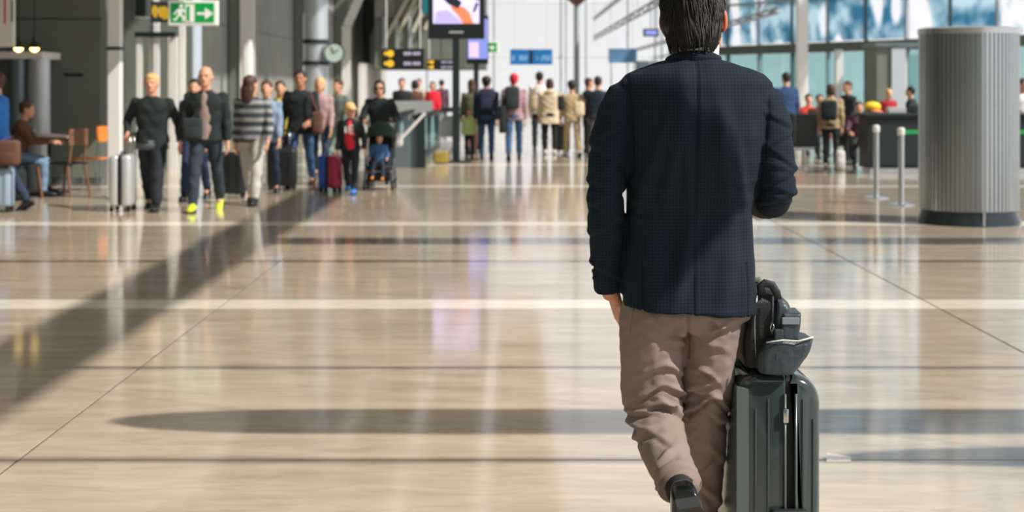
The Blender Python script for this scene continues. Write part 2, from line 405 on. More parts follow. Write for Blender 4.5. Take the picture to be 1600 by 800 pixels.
# ------------------------------------------------------------------ far glass facade
def glass_mat(name, tint, mixf, rough=0.02):
    m = bpy.data.materials.new(name); m.use_nodes = True; nt = m.node_tree; nt.nodes.clear()
    out = nt.nodes.new('ShaderNodeOutputMaterial'); tr = nt.nodes.new('ShaderNodeBsdfTransparent'); gl = nt.nodes.new('ShaderNodeBsdfGlossy')
    tr.inputs[0].default_value = (*tint, 1); gl.inputs['Roughness'].default_value = rough
    mx = nt.nodes.new('ShaderNodeMixShader'); mx.inputs[0].default_value = mixf
    nt.links.new(tr.outputs[0], mx.inputs[1]); nt.links.new(gl.outputs[0], mx.inputs[2]); nt.links.new(mx.outputs[0], out.inputs[0]); return m
M_glass = glass_mat('clear_glass', (0.97, 0.98, 0.98), 0.06)
M_teal = glass_mat('teal_glass', (0.62, 0.80, 0.80), 0.10)
M_frame = mat('grey_mullion', (168, 176, 184), rough=0.4)
M_tealframe = mat('teal_grey_frame', (96, 116, 122), rough=0.5)
fw = empty('wall_far', (0, 85, 0)); fw['kind'] = 'structure'
for i in range(8):
    x = -8 + i * 3.7 - 0.4
    MB().box(x - .05, x + .05, -.08, .08, 0, 12).build('mullion', M_frame, fw)
    if i < 7:
        for j in range(4): MB().box(x + .05, x + 3.65, -.01, .01, j * 3 + .04, j * 3 + 2.96).build('pane', M_glass, fw)
for j in range(5): MB().box(-8.4, 17.5, -.05, .05, j * 3 - .03, j * 3 + .03).build('transom', M_white, fw)
# long side glazing on the right, d 60..85
ws = empty('wall_right', (7.9, 61.5, 0)); ws['kind'] = 'structure'
for k in range(7):
    MB().box(-.06, .06, k * 3.9 - .06, k * 3.9 + .06, 0, 12).build('mullion', M_frame, ws)
    if k < 6: MB().box(-.01, .01, k * 3.9 + .08, k * 3.9 + 3.8, 0.05, 11.9).build('pane', M_glass, ws)
for z in (3, 6, 9): MB().box(-.05, .05, 0, 23.4, z - .05, z + .05).build('transom', M_frame, ws)
# trusses running along the hall
for (X, z, hh) in ((4.5, 3.95, .22), (4.5, 5.05, .14), (6.6, 3.3, .12)):
    t = empty('roof_truss', (X, 0, z)); t['kind'] = 'structure'
    MB().box(-.03, .03, 38, 85, hh - .03, hh + .03).build('top_chord', M_frame, t)
    MB().box(-.03, .03, 38, 85, -.03, .03).build('bottom_chord', M_frame, t)
    mb = MB()
    for k in range(24): mb.obox((0, 38 + k * 1.95, 0 if k % 2 else hh), (0, 38 + (k + 1) * 1.95, hh if k % 2 else 0), .04, .04)
    mb.build('web', M_tealframe, t)
    for y in (40, 55, 70, 84): MB().tube([(0, y, hh), (0, y, 12 - z)], .012, n=5).build('hanger', M_frame, t)
ms = empty('steel_mast', (PX(901, 60), 60, 0), 0, 'slim grey steel mast with brown cone head near centre', 'mast')
MB().tube([(0, 0, 0), (0, 0, 4.7)], .11, n=14).build('shaft', M_frame, ms, smooth='auto')
MB().lathe([(.12, 4.62), (.5, 4.95), (.55, 5.3), (.3, 5.3)], n=20).build('cone_head', mat('brown_bronze', (120, 92, 78), rough=0.5), ms, smooth='auto')
MB().tube([(0, 0, 5.3), (0, 0, 11.9)], .09, n=10).build('upper_mast', M_frame, ms)
for dx in (-.42, .36): MB().tube([(dx, 0, 0.0), (dx, 0, 4.9)], .02, n=6).build('stay', M_tealframe, ms)

# angled facade on the right with printed glass
A = Vector((PX(1092, 61.5), 61.5, 0)); B = Vector((PX(1640, 45), 45, 0)); L = (B - A).length
wa = empty('wall_angled', A, math.atan2(B.y - A.y, B.x - A.x)); wa['kind'] = 'structure'
mp_ = bpy.data.materials.new('printed_glass'); mp_.use_nodes = True; nt = mp_.node_tree; nt.nodes.clear()
out = nt.nodes.new('ShaderNodeOutputMaterial'); tr = nt.nodes.new('ShaderNodeBsdfTransparent'); df = nt.nodes.new('ShaderNodeBsdfDiffuse'); tl = nt.nodes.new('ShaderNodeBsdfTranslucent')
ad = nt.nodes.new('ShaderNodeAddShader'); mx = nt.nodes.new('ShaderNodeMixShader')
tc = nt.nodes.new('ShaderNodeTexCoord'); mpn = nt.nodes.new('ShaderNodeMapping'); mpn.inputs['Scale'].default_value = (0.95, 1, 0.42); mpn.inputs['Rotation'].default_value = (0, 0.25, 0)
vo = nt.nodes.new('ShaderNodeTexVoronoi'); vo.feature = 'SMOOTH_F1'; vo.inputs['Scale'].default_value = 1.45; vo.inputs['Randomness'].default_value = 0.9
nz = nt.nodes.new('ShaderNodeTexNoise'); nz.inputs['Scale'].default_value = 0.9
nt.links.new(tc.outputs['Object'], mpn.inputs[0]); nt.links.new(mpn.outputs[0], vo.inputs[0]); nt.links.new(tc.outputs['Object'], nz.inputs[0])
rr = nt.nodes.new('ShaderNodeMapRange'); rr.inputs[1].default_value = 0.34; rr.inputs[2].default_value = 0.43; rr.inputs[3].default_value = 0.03; rr.inputs[4].default_value = 0.93
nt.links.new(vo.outputs['Distance'], rr.inputs[0]); nt.links.new(rr.outputs[0], mx.inputs[0])
cr = nt.nodes.new('ShaderNodeValToRGB'); cr.color_ramp.elements[0].position = 0.4; cr.color_ramp.elements[0].color = (*lin((.28, .50, .60)), 1)
cr.color_ramp.elements[1].position = 0.6; cr.color_ramp.elements[1].color = (*lin((.68, .74, .77)), 1)
nt.links.new(nz.outputs[0], cr.inputs[0])
for s in (df, tl): nt.links.new(cr.outputs[0], s.inputs[0])
nt.links.new(df.outputs[0], ad.inputs[0]); nt.links.new(tl.outputs[0], ad.inputs[1])
nt.links.new(tr.outputs[0], mx.inputs[1]); nt.links.new(ad.outputs[0], mx.inputs[2]); nt.links.new(mx.outputs[0], out.inputs[0])
nP = 9; pw = L / nP
for i in range(nP):
    for j in range(3):
        z0 = 3.0 + j * 3
        MB().box(i * pw + .04, (i + 1) * pw - .04, -.015, .015, z0 + .05, z0 + 2.95).build('printed_pane', mp_, wa)
    MB().box(i * pw + .04, (i + 1) * pw - .04, -.015, .015, 0.05, 2.65).build('pane', M_teal, wa)
for i in range(nP + 1):
    MB().box(i * pw - .05, i * pw + .05, -.07, .07, 0, 12).build('mullion', M_tealframe if i % 2 else M_frame, wa)
MB().box(0, L, -.25, .12, 2.66, 3.0).build('lintel', mat('olive_grey_beam', (104, 112, 104), rough=0.6), wa)
MB().box(0, L, -.1, .1, 4.55, 4.63).build('transom', M_frame, wa)
MB().box(0, L, -.1, .1, 6.0, 6.08).build('transom', M_frame, wa)
for (px, d, w, h, lb_) in ((1253, 49, .34, 11.9, 'bright white square column left of the seats'), (1310, 52, .26, 2.7, 'short white column behind the beige backpacker'), (1175, 55, .5, 1.9, 'low white cylinder beside the suited man')):
    o = empty('white_column', (PX(px, d), d, 0), 0, lb_, 'column')
    MB().bbox(-w / 2, w / 2, -w / 2, w / 2, 0, h, .03).build('shaft', M_white, o); MB().box(-w / 2 - .03, w / 2 + .03, -w / 2 - .03, w / 2 + .03, 0, .15).build('base', M_steel, o)
# grey booth
bo = empty('booth', (PX(1398, 40), 40, 0), 0, 'dark grey booth with pale corner post behind the counter', 'booth')
MB().box(PX(1366, 40) - PX(1398, 40), PX(1388, 40) - PX(1398, 40), -.3, 1, 0, 2.5).build('dark_side', M_conc, bo)
MB().box(PX(1388, 40) - PX(1398, 40), PX(1410, 40) - PX(1398, 40), -.36, 1, 0, 2.46).build('pale_post', M_offw, bo)
MB().box(PX(1410, 40) - PX(1398, 40), PX(1434, 40) - PX(1398, 40), -.1, 1, 0, 2.3).build('window_bay', M_teal, bo)
MB().box(PX(1408, 40) - PX(1398, 40), PX(1414, 40) - PX(1398, 40), -.2, .0, 0, 2.2).build('cream_post', mat('cream', (226, 222, 196)), bo)
MB().box(PX(1362, 40) - PX(1398, 40), PX(1440, 40) - PX(1398, 40), -.4, 1.1, 2.5, 2.6).build('roof', M_tealframe, bo)
# ------------------------------------------------------------------ people
SKIN = mat('skin', (214, 160, 132), rough=0.55, var=0.06, vscale=20)
SKIN2 = mat('tanned_skin', (186, 130, 104), rough=0.55, var=0.06, vscale=20)
H_dark = mat('dark_hair', (30, 28, 27), rough=0.45, var=0.3, vscale=60, bump=0.4, bscale=120)
H_brown = mat('brown_hair', (74, 50, 38), rough=0.5, var=0.3, vscale=60, bump=0.4, bscale=120)
H_blond = mat('blonde_hair', (214, 178, 120), rough=0.5, var=0.2, vscale=60, bump=0.4, bscale=120)
M_eye = mat('dark_eye', (25, 22, 22), rough=0.3); M_lip = mat('lips', (170, 92, 84), rough=0.5)

def ik(a, t, l1, l2, hint):
    a, t = Vector(a), Vector(t); v = t - a; D = min(v.length, (l1 + l2) * 0.995); D = max(D, abs(l1 - l2) + 1e-3); v.normalize()
    t = a + v * D; c = (l1 * l1 + D * D - l2 * l2) / (2 * D); h = math.sqrt(max(l1 * l1 - c * c, 0))
    hn = Vector(hint) - v * Vector(hint).dot(v); hn.normalize()
    return a + v * c + hn * h, t

def hand(mb, w, d, n, s, curl=0.5, k=1.0):
    """palm, four fingers of different length and a thumb; d along the forearm, n out of the palm"""
    d = d.normalized(); n = (n - d * n.dot(d)).normalized(); u = d.cross(n).normalized() * s
    mb.tube([w - d * .02 * k, w + d * .03 * k, w + d * .075 * k, w + d * .092 * k], [(.026 * k, .02 * k), (.034 * k, .018 * k), (.038 * k, .016 * k), (.03 * k, .011 * k)], n=8, side=u)
    for i, ln in enumerate((.068, .077, .072, .055)):
        b = w + d * (.088 - abs(i - 1.3) * .003) * k + u * ((i - 1.5) * .0185 * k); p = [b]; a = curl * .5
        for seg in (.45, .3, .25):
            dd = d * math.cos(a) + n * math.sin(a); p.append(p[-1] + dd * ln * seg * k); a += curl * .9
        mb.tube(p, [.0092 * k, .0088 * k, .008 * k, .0055 * k], n=6, side=u)
    b = w + d * .03 * k - u * .03 * k
    mb.tube([b, b - u * .018 * k + d * .03 * k + n * .01 * k, b - u * .02 * k + d * .062 * k + n * .022 * k], [.013 * k, .0105 * k, .007 * k], n=6, side=n)

def person(name, label, px, d, face, H, top, bottom, shoe, hair=('short', None), skin=None, pose=None, coat=0.47, wide=1.0,
           shirt=None, vox=0.016, group=None, faced=False, sleeve='long', flare=1.0, x=None, legw=1.0, hood=False, sw=1.0):
    pose = pose or {}; skin = skin or SKIN
    X = PX(px, d) if x is None else x
    root = empty(name, (X, d, 0), math.radians(face), label, 'person', group)
    lean = math.radians(pose.get('lean', 2)); pz = .52 * H
    # legs
    lt, ls, an = .245 * H, .235 * H, .045 * H
    legs = {}
    for s, key in ((-1, 'll'), (1, 'lr')):
        t, k = pose.get(key, (0, 4)); o = math.radians(pose.get('spread', 2))
        t, k = math.radians(t), math.radians(k)
        hip = Vector((s * .052 * H, 0, 0)); d1 = Vector((s * math.sin(o), math.sin(t), -math.cos(t))).normalized(); a2 = t - k
        d2 = Vector((0, math.sin(a2), -math.cos(a2)))
        kn = hip + d1 * lt; ak = kn + d2 * ls; legs[s] = [hip, kn, ak, a2]
    low = min(legs[-1][2].z - .0 * H, legs[1][2].z); pz = an - low
    if 'pz' in pose: pz = pose['pz']
    off = Vector((0, 0, pz))
    for s in legs: legs[s] = [legs[s][0] + off, legs[s][1] + off, legs[s][2] + off, legs[s][3]]
    R = Matrix.Rotation(-lean, 3, 'X')
    def T(x_, y_, z_): return R @ Vector((x_ * H, y_ * H, (z_ - .52) * H)) + off
    up = (R @ Vector((0, 0, 1))).normalized()
    # arms
    arms = {}
    for s, key in ((-1, 'al'), (1, 'ar')):
        sh_ = T(s * .098 * wide, -.005, .792); a = pose.get(key, (-8 * s, 5, 18, 0))
        if isinstance(a, dict):
            el, wr = ik(sh_, Vector(a['to']), .165 * H, .15 * H, a.get('hint', (s * .5, -1, -.3)))
        else:
            f, o, e, i = [math.radians(q) for q in a]
            du = Vector((s * math.sin(o), math.sin(f) * math.cos(o), -math.cos(f) * math.cos(o))); el = sh_ + du * .165 * H
            df_ = Vector((s * math.sin(o * .4) - s * math.sin(i), math.sin(f + e), -math.cos(f + e))).normalized(); wr = el + df_ * .15 * H
        arms[s] = [sh_, el, wr]
    # skin body (continuous, fused)
    b = MB(); hc = T(0, .012, .925); hy, hp = [math.radians(q) for q in pose.get('head', (0, 0))]
    RH = Matrix.Rotation(hy, 3, 'Z') @ Matrix.Rotation(-hp, 3, 'X') @ Matrix.Rotation(-lean * .4, 3, 'X'); k = H / 1.75 * 1.1
    if H < 1.4: k = (H / 1.75) * (1.3 if H < 1.3 else 1.18)
    def HD(x_, y_, z_): return hc + RH @ Vector((x_ * k, y_ * k, z_ * k))
    b.ell(HD(0, -.012, .03), (.075 * k, .093 * k, .088 * k), rot=RH); b.ell(HD(0, .028, -.045), (.053 * k, .058 * k, .062 * k), rot=RH)
    b.ell(HD(0, .02, -.01), (.064 * k, .068 * k, .07 * k), rot=RH)
    b.tube([HD(0, .075, .012), HD(0, .1, -.022), HD(0, .083, -.03)], [.008 * k, .014 * k, .012 * k], n=8)
    b.ell(HD(0, .07, -.078), (.026 * k, .018 * k, .018 * k)); b.ell(HD(0, .068, .028), (.05 * k, .02 * k, .012 * k))
    for s in (-1, 1): b.ell(HD(s * .076, -.008, -.005), (.011 * k, .02 * k, .031 * k))
    b.tube([T(0, -.005, .78), T(0, 0, .83), HD(0, -.01, -.04)], [.045 * H, .034 * H, .032 * H * max(1, k * 1.75 / H)], n=12)
    b.tube([T(0, 0, .5), T(0, 0, .62), T(0, 0, .75), T(0, 0, .81)], [(.075 * H, .05 * H), (.06 * H, .045 * H), (.08 * H, .05 * H), (.07 * H, .035 * H)], n=12)
    for s in (-1, 1):
        sh_, el, wr = arms[s]
        b.tube([T(s * .05, 0, .79), sh_, el], [.03 * H, .03 * H, .024 * H], n=8); b.ell(sh_, .03 * H); b.ell(el, .024 * H)
        b.tube([el, (el + wr) / 2, wr], [.024 * H, .022 * H, .016 * H], n=8)
        fd = (wr - el).normalized(); nn = Vector((-s, .15, 0)) if abs(fd.z) > .6 else Vector((-s * .3, 0, -1))
        hm = MB(); hand(b if vox < .013 else hm, wr, fd, nn, s, pose.get('curl', .6), k if H > 1.4 else H / 1.75)
        if hm.v: hm.build('hand', skin, root, smooth=True)
        hip, kn, ak, a2 = legs[s]
        b.tube([T(0, 0, .55), hip, kn], [.04 * H, .045 * H, .03 * H], n=8); b.ell(kn, .03 * H); b.tube([kn, (kn + ak) / 2, ak, ak - Vector((0, 0, .02 * H))], [.03 * H, .03 * H, .02 * H, .02 * H], n=8)
        b.tube([ak, ak + Vector((0, .05 * H, -.025 * H))], [.02 * H, .018 * H], n=8)
    body = fuse(b, 'body', skin, root, vox * .8, 2)
    # garments
    t = MB(); c = coat; tw = wide
    rings = [(c, .098 * flare * tw, .072 * flare), ((c + .6) / 2, .094 * tw * (1 + flare) / 2, .070), (.60, .088 * tw, .064), (.68, .098 * tw, .068), (.75, .106 * tw, .070), (.785, .106 * tw, .062), (.81, .082 * tw, .052), (.828, .052, .042), (.838, .042, .038)]
    if coat > .58: rings = [r for r in rings if r[0] >= .6]
    thigh_f = pose.get('sit', False)
    t.tube([T(0, 0, z) for z, _, _ in rings], [(a * H, q * H) for _, a, q in rings], n=20, power=2.4)
    for s in (-1, 1):
        sh_, el, wr = arms[s]
        if sleeve == 'long': t.tube([T(s * .06 * tw, 0, .785), sh_, (sh_ + el) / 2, el], [.034 * H, .037 * H, .036 * H, .033 * H], n=12); t.ell(sh_, .037 * H); t.ell(el, .034 * H); t.tube([el, (el + wr) / 2, wr + (el - wr) * .04], [.034 * H, .031 * H, .024 * H], n=12)
        else: t.tube([T(s * .06 * tw, 0, .785), sh_, sh_ + (el - sh_) * .55], [.04 * H, .044 * H, .04 * H], n=12); t.ell(sh_, .042 * H)
    if hood: t.ell(T(0, -.04, .825), (.07 * H, .05 * H, .035 * H))
    ph = random.random() * 9
    def rumple(co, no, ph=ph, H=H):
        w = np.sin(co[:, 2] * 38 + np.sin(co[:, 0] * 14 + ph) * 2 + ph) * np.sin(co[:, 0] * 17 + co[:, 2] * 9 + ph * 2)
        return co + no * (w * .006)[:, None]
    fuse(t, 'top', top, root, vox, 4, rumple)
    q = MB()
    q.tube([T(0, 0, .60), T(0, 0, .55), T(0, -.008, .50), off + Vector((0, -.005 * H, -.05 * H))], [(.082 * H * tw, .06 * H), (.09 * H * tw, .066 * H), (.094 * H * tw, .07 * H), (.05 * H, .05 * H)], n=18)
    for s in (-1, 1):
        hip, kn, ak, a2 = legs[s]
        q.tube([hip + Vector((0, 0, .03 * H)), hip, (hip + kn) / 2, kn], [.05 * H * legw, .054 * H * legw, .047 * H * legw, .038 * H * legw], n=14); q.ell(kn, .038 * H * legw)
        q.tube([kn, (kn + ak) / 2, ak + (kn - ak) * .02], [.038 * H * legw, .037 * H * legw, .031 * H * legw], n=14)
    fuse(q, 'trousers', bottom, root, vox, 3, rumple)
    for s in (-1, 1):
        hip, kn, ak, a2 = legs[s]; m = MB(); pit = a2 if ak.z > an + .03 else 0
        if pose.get('flat'): pit = 0
        Rf = Matrix.Rotation(pit, 3, 'X'); L_ = .15 * H
        pr = [(-.36, .2, .045), (-.30, .26, .05), (-.05, .27, .05), (.25, .3, .035), (.5, .31, .026), (.62, .2, .018)]
        vs = []; n = 12
        for (yy, w_, hh) in pr:
            ring = []
            for kk_ in range(n):
                a = 2 * PI * kk_ / n; zz = hh * math.sin(a) * H / 1.0 * .9
                base = -an + .012; ring.append(Vector((w_ * L_ * .58 * math.cos(a), yy * L_ + .02 * H, max(base, base + hh * H * .62 + zz * .7))))
            vs += ring
        m2 = [ak + Rf @ p_ for p_ in vs]; fs = []
        for i in range(len(pr) - 1):
            for kk_ in range(n):
                a_, b_ = i * n + kk_, i * n + (kk_ + 1) % n; fs.append((a_, b_, b_ + n, a_ + n))
        fs += [tuple(range(n - 1, -1, -1)), tuple(range((len(pr) - 1) * n, len(pr) * n))]
        m.add(m2, fs); sh_o = m.build('shoe', shoe, root, smooth=True)
        mm = MB(); mm.add([ak + Rf @ Vector((p_.x * 1.05, p_.y * 1.02, -an + (0.014 if i_ < len(vs) else 0) )) for i_, p_ in enumerate(vs[0:0])], [])
        sp = [ak + Rf @ Vector((w_ * L_ * .6 * sgn, yy * L_ + .02 * H, zz)) for zz in (-an, -an + .014) for (sgn, seq) in ((-1, pr), (1, pr[::-1])) for (yy, w_, hh) in seq]
        nn_ = len(pr) * 2
        MB().add(sp, [tuple(range(nn_)), tuple(range(nn_, 2 * nn_))] + [(i_, (i_ + 1) % nn_, nn_ + (i_ + 1) % nn_, nn_ + i_) for i_ in range(nn_)]).build('sole', M_rubber, sh_o)
    # hair
    st, hm_ = hair; h = MB()
    if st != 'bald' and hm_ is not None:
        h.ell(HD(0, -.022, .045), (.083 * k, .096 * k, .084 * k), rot=RH); h.ell(HD(0, -.05, .0), (.07 * k, .055 * k, .07 * k), rot=RH)
        if st == 'fringe': h.ell(HD(0, .03, .07), (.06 * k, .055 * k, .04 * k), rot=RH)
        if st == 'puffy': h.ell(HD(0, -.015, .06), (.098 * k, .1 * k, .085 * k), rot=RH)
        if st == 'long':
            h.tube([HD(0, -.03, .02), HD(0, -.06, -.06), HD(0, -.07, -.15), HD(0, -.07, -.22)], [(.085 * k, .06 * k), (.09 * k, .055 * k), (.08 * k, .04 * k), (.05 * k, .02 * k)], n=14)
        if st == 'bob':
            for s in (-1, 1): h.ell(HD(s * .06, -.01, -.02), (.03 * k, .055 * k, .075 * k), rot=RH)
            h.ell(HD(0, -.05, -.03), (.08 * k, .05 * k, .075 * k), rot=RH)
        if st == 'bun': h.ell(HD(0, -.1, .09), .038 * k)
        fuse(h, 'cap' if st == 'cap' else 'hair', hm_, root, vox * .8, 2)
        if st == 'cap': MB().add([HD(-.06, .06, .045), HD(.06, .06, .045), HD(.045, .15, .035), HD(-.045, .15, .035), HD(-.06, .06, .052), HD(.06, .06, .052), HD(.045, .15, .04), HD(-.045, .15, .04)], [(0, 3, 2, 1), (4, 5, 6, 7), (0, 1, 5, 4), (1, 2, 6, 5), (2, 3, 7, 6), (3, 0, 4, 7)]).build('cap_peak', hm_, root)
    if faced:
        for s in (-1, 1):
            MB().ell(HD(s * .028, .078, .008), (.011 * k, .008 * k, .006 * k), n=8, m=6, rot=RH).build('eye', M_eye, root, smooth=True)
            MB().obox(HD(s * .015, .087, .027), HD(s * .042, .078, .027), .006 * k, .006 * k).build('eyebrow', hm_ or H_brown, root)
        MB().ell(HD(0, .086, -.052), (.02 * k, .008 * k, .007 * k), n=8, m=6, rot=RH).build('mouth', M_lip, root, smooth=True)
    if shirt:
        s_ = MB(); zz = [.50, .56, .62, .68, .74, .79, .82]
        fr = [.074, .070, .068, .070, .072, .064, .046]
        s_.tube([T(0, f_ - .045, z) for z, f_ in zip(zz, fr)], [(.045 * H * tw * sw, .050 * H), (.046 * H * tw * sw, .050 * H), (.046 * H * tw * sw, .050 * H), (.044 * H * tw * sw, .05 * H), (.036 * H * sw, .05 * H), (.028 * H * sw, .046 * H), (.02 * H * sw, .04 * H)], n=14)
        fuse(s_, 'shirt', shirt, root, vox, 3)
    return dict(root=root, arms=arms, legs=legs, T=T, HD=HD, off=off, k=k)

def fab(name, rgb, **kw): return mat(name, rgb, rough=kw.pop('rough', .85), var=.1, vscale=9, bump=.25, bscale=60, **kw)
F_black = fab('black_knit', (26, 36, 38)); F_navy = fab('navy_cloth', (28, 42, 62)); F_char = fab('charcoal_cloth', (40, 48, 52))
F_jean = fab('blue_denim', (52, 84, 122)); F_djean = fab('dark_denim', (34, 52, 72)); F_grey = fab('pale_grey_cloth', (186, 184, 180))
F_beige = fab('beige_coat', (214, 198, 168)); F_tan = fab('tan_cloth', (176, 156, 120)); F_white = fab('white_cotton', (226, 224, 222))
F_red = fab('bright_red_cotton', (222, 40, 56)); F_brown = fab('brown_leather', (96, 66, 52)); F_olive = fab('olive_cloth', (84, 84, 62))
F_tee = fab('grey_brown_tee', (150, 132, 124)); F_blue = fab('royal_blue_cloth', (48, 122, 214)); F_yel = fab('mustard_cloth', (186, 170, 60))
F_pink = fab('pinkish_grey_cloth', (170, 140, 144)); F_purple = fab('plum_cloth', (92, 62, 78)); F_lime = fab('pale_lime_cloth', (206, 222, 150))
F_shoeb = mat('black_shoe', (22, 26, 28), rough=.35); F_neon = mat('neon_yellow_shoe', (206, 226, 50), rough=.5); F_shoew = mat('white_shoe', (222, 214, 206), rough=.5)
F_orange = mat('orange_shoe', (232, 140, 40), rough=.5)
def stripes(name, a, b_, per):
    m = mat(name, a, rough=.9, bump=.2, bscale=60); nt = m.node_tree; tc = nt.nodes.new('ShaderNodeTexCoord'); sp = nt.nodes.new('ShaderNodeSeparateXYZ')
    nt.links.new(tc.outputs['Object'], sp.inputs[0]); mu = nt.nodes.new('ShaderNodeMath'); mu.operation = 'MULTIPLY'; mu.inputs[1].default_value = 1 / per
    fr = nt.nodes.new('ShaderNodeMath'); fr.operation = 'FRACT'; gt = nt.nodes.new('ShaderNodeMath'); gt.operation = 'GREATER_THAN'; gt.inputs[1].default_value = .55
    mx = nt.nodes.new('ShaderNodeMix'); mx.data_type = 'RGBA'
    mx.inputs[6].default_value = (*lin([v / 255 for v in a]), 1); mx.inputs[7].default_value = (*lin([v / 255 for v in b_]), 1)
    nt.links.new(sp.outputs[2], mu.inputs[0]); nt.links.new(mu.outputs[0], fr.inputs[0]); nt.links.new(fr.outputs[0], gt.inputs[0]); nt.links.new(gt.outputs[0], mx.inputs[0]); nt.links.new(mx.outputs[2], nt.nodes['Principled BSDF'].inputs['Base Color']); return m
F_stripe = stripes('striped_knit', (62, 70, 76), (150, 152, 152), .11)

WA = dict(ll=(20, 8), lr=(-16, 14)); WB = dict(ll=(-16, 16), lr=(20, 6)); ST = dict(ll=(2, 3), lr=(-2, 3))
def pz(base, **k): q = dict(base); q.update(k); return q

# the couple
wom = person('person', 'blonde woman in a black sweater holding a white suitcase handle', 238, 18.6, 180, 1.68, F_black, fab('black_trousers', (28, 38, 44)), F_shoeb, ('fringe', H_blond),
             pose=pz(WA, ar=dict(to=(.27, .12, .93), hint=(.6, -1, -.3)), al=dict(to=(-.35, .05, .82))), coat=.50, wide=1.22, flare=1.05, vox=.012, faced=True, legw=1.15)
man2 = person('person', 'bald man in open black jacket and yellow-green shoes', 322, 18.5, 180, 1.77, F_black, fab('dark_jeans', (40, 54, 66)), F_neon, ('bald', None),
              pose=pz(WB, ar=dict(to=(.30, .06, .82)), al=(-4, 10, 18, 0)), coat=.49, wide=1.16, flare=1.03, vox=.012, faced=True, sw=1.25, shirt=F_tee, legw=1.1)
# tunic hem of the woman, bag of the man
def strap_bag(pp, side, m, zt=.80, zb=.50, size=(.2, .09, .24), front=True):
    T = pp['T']; o = empty('shoulder_bag'); o.parent = pp['root']; del o
def add_part(pp, name, mb, m, smooth=True): return mb.build(name, m, pp['root'], smooth=smooth)
def hem(pp, m, z0=.44, z1=.52, w=.105, dpt=.08):
    T = pp['T']; H_ = (T(0, 0, 1) - T(0, 0, 0)).length
    mb = MB(); mb.tube([T(0, 0, z0), T(0, 0, z1)], [(w * H_ * 1.1, dpt * H_), (w * H_, dpt * H_)], n=20); return mb.build('tunic_hem', m, pp['root'], smooth=True)
hem(wom, fab('grey_tunic', (96, 104, 108)), .455, .52, .112, .075)
def bag_on(px, d, z, w, dp, h, m, name, label, cat='bag', dy=0.0, strap=None, face=0, group=None):
    o = empty(name, (PX(px, d), d + dy, z), math.radians(face), label, cat, group)
    MB().bbox(-w / 2, w / 2, -dp / 2, dp / 2, 0, h, min(w, dp, h) * .3, 3).build('body', m, o, smooth='auto')
    MB().bbox(-w * .36, w * .36, -dp / 2 - .02, -dp / 2 + .02, h * .1, h * .55, .012, 2).build('pocket', m, o, smooth='auto')
    if strap: MB().tube([Vector(q) for q in strap], (.02, .005), n=6).build('strap', m, o)
    else: MB().tube([(-.05, 0, h - .01), (-.04, 0, h + .05), (.04, 0, h + .05), (.05, 0, h - .01)], .008, n=6).build('handle', m, o)
    return o
def luggage(px, d, w, dp, h, m, label, face=0, handle=0.0, m2=None, x=None, tilt=0):
    o = empty('suitcase', (PX(px, d) if x is None else x, d, 0), math.radians(face), label, 'suitcase')
    o.rotation_euler[0] = math.radians(tilt)
    z0 = .06
    MB().bbox(-w / 2, w / 2, -dp / 2, -.006, z0, h, .05, 3).build('front_shell', m2 or m, o, smooth='auto')
    MB().bbox(-w / 2, w / 2, .006, dp / 2, z0, h, .05, 3).build('back_shell', m, o, smooth='auto')
    MB().bbox(-w / 2 + .012, w / 2 - .012, -.012, .012, z0 + .012, h - .012, .04, 2).build('zip_seam', M_black, o, smooth='auto')
    for i in (-1, 0, 1): MB().bbox(i * w * .27 - .012, i * w * .27 + .012, -dp / 2 - .008, -dp / 2 + .01, z0 + .06, h - .06, .006).build('rib', m2 or m, o)
    MB().tube([(-.07, 0, h - .005), (-.06, 0, h + .03), (.06, 0, h + .03), (.07, 0, h - .005)], .012, n=8).build('carry_handle', M_black, o, smooth=True)
    for sx in (-1, 1):
        for sy in (-1, 1):
            c = Vector((sx * (w / 2 - .04), sy * (dp / 2 - .035), .028))
            wv = MB().tube([c + Vector((-.014, 0, 0)), c + Vector((.014, 0, 0))], .027, n=14).build('wheel', M_rubber, o, smooth='auto')
            MB().box(c.x - .02, c.x + .02, c.y - .016, c.y + .016, .04, .075).build('wheel_bracket', M_black, wv)
    if handle:
        mb = MB()
        for sx in (-1, 1): mb.tube([(sx * .09, dp / 2 - .02, h - .02), (sx * .09, dp / 2 - .02, handle)], .008, n=8)
        mb.build('telescopic_bar', M_steel, o, smooth=True); MB().bbox(-.11, .11, dp / 2 - .035, dp / 2 - .005, handle - .01, handle + .02, .01).build('grip', M_black, o)
    return o
M_silver = mat('silver_grey_shell', (196, 200, 200), rough=.3, metal=.3); M_bshell = mat('black_shell', (26, 32, 34), rough=.4)
M_blsh = mat('blue_shell', (44, 92, 190), rough=.35); M_rdsh = mat('crimson_shell', (176, 48, 82), rough=.4); M_psh = mat('pale_blue_shell', (150, 170, 190), rough=.3, metal=.2)

luggage(192, 18.45, .36, .27, .68, M_silver, 'silver-white suitcase pulled by the blonde woman', face=-90, handle=.92)
bag_on(305, 18.5, .86, .24, .09, .26, F_char, 'crossbody_bag', 'black crossbody bag on the chest of the bald man', dy=-.16, strap=[(.0, .02, .25), (.12, .02, .42), (.2, .08, .56)])

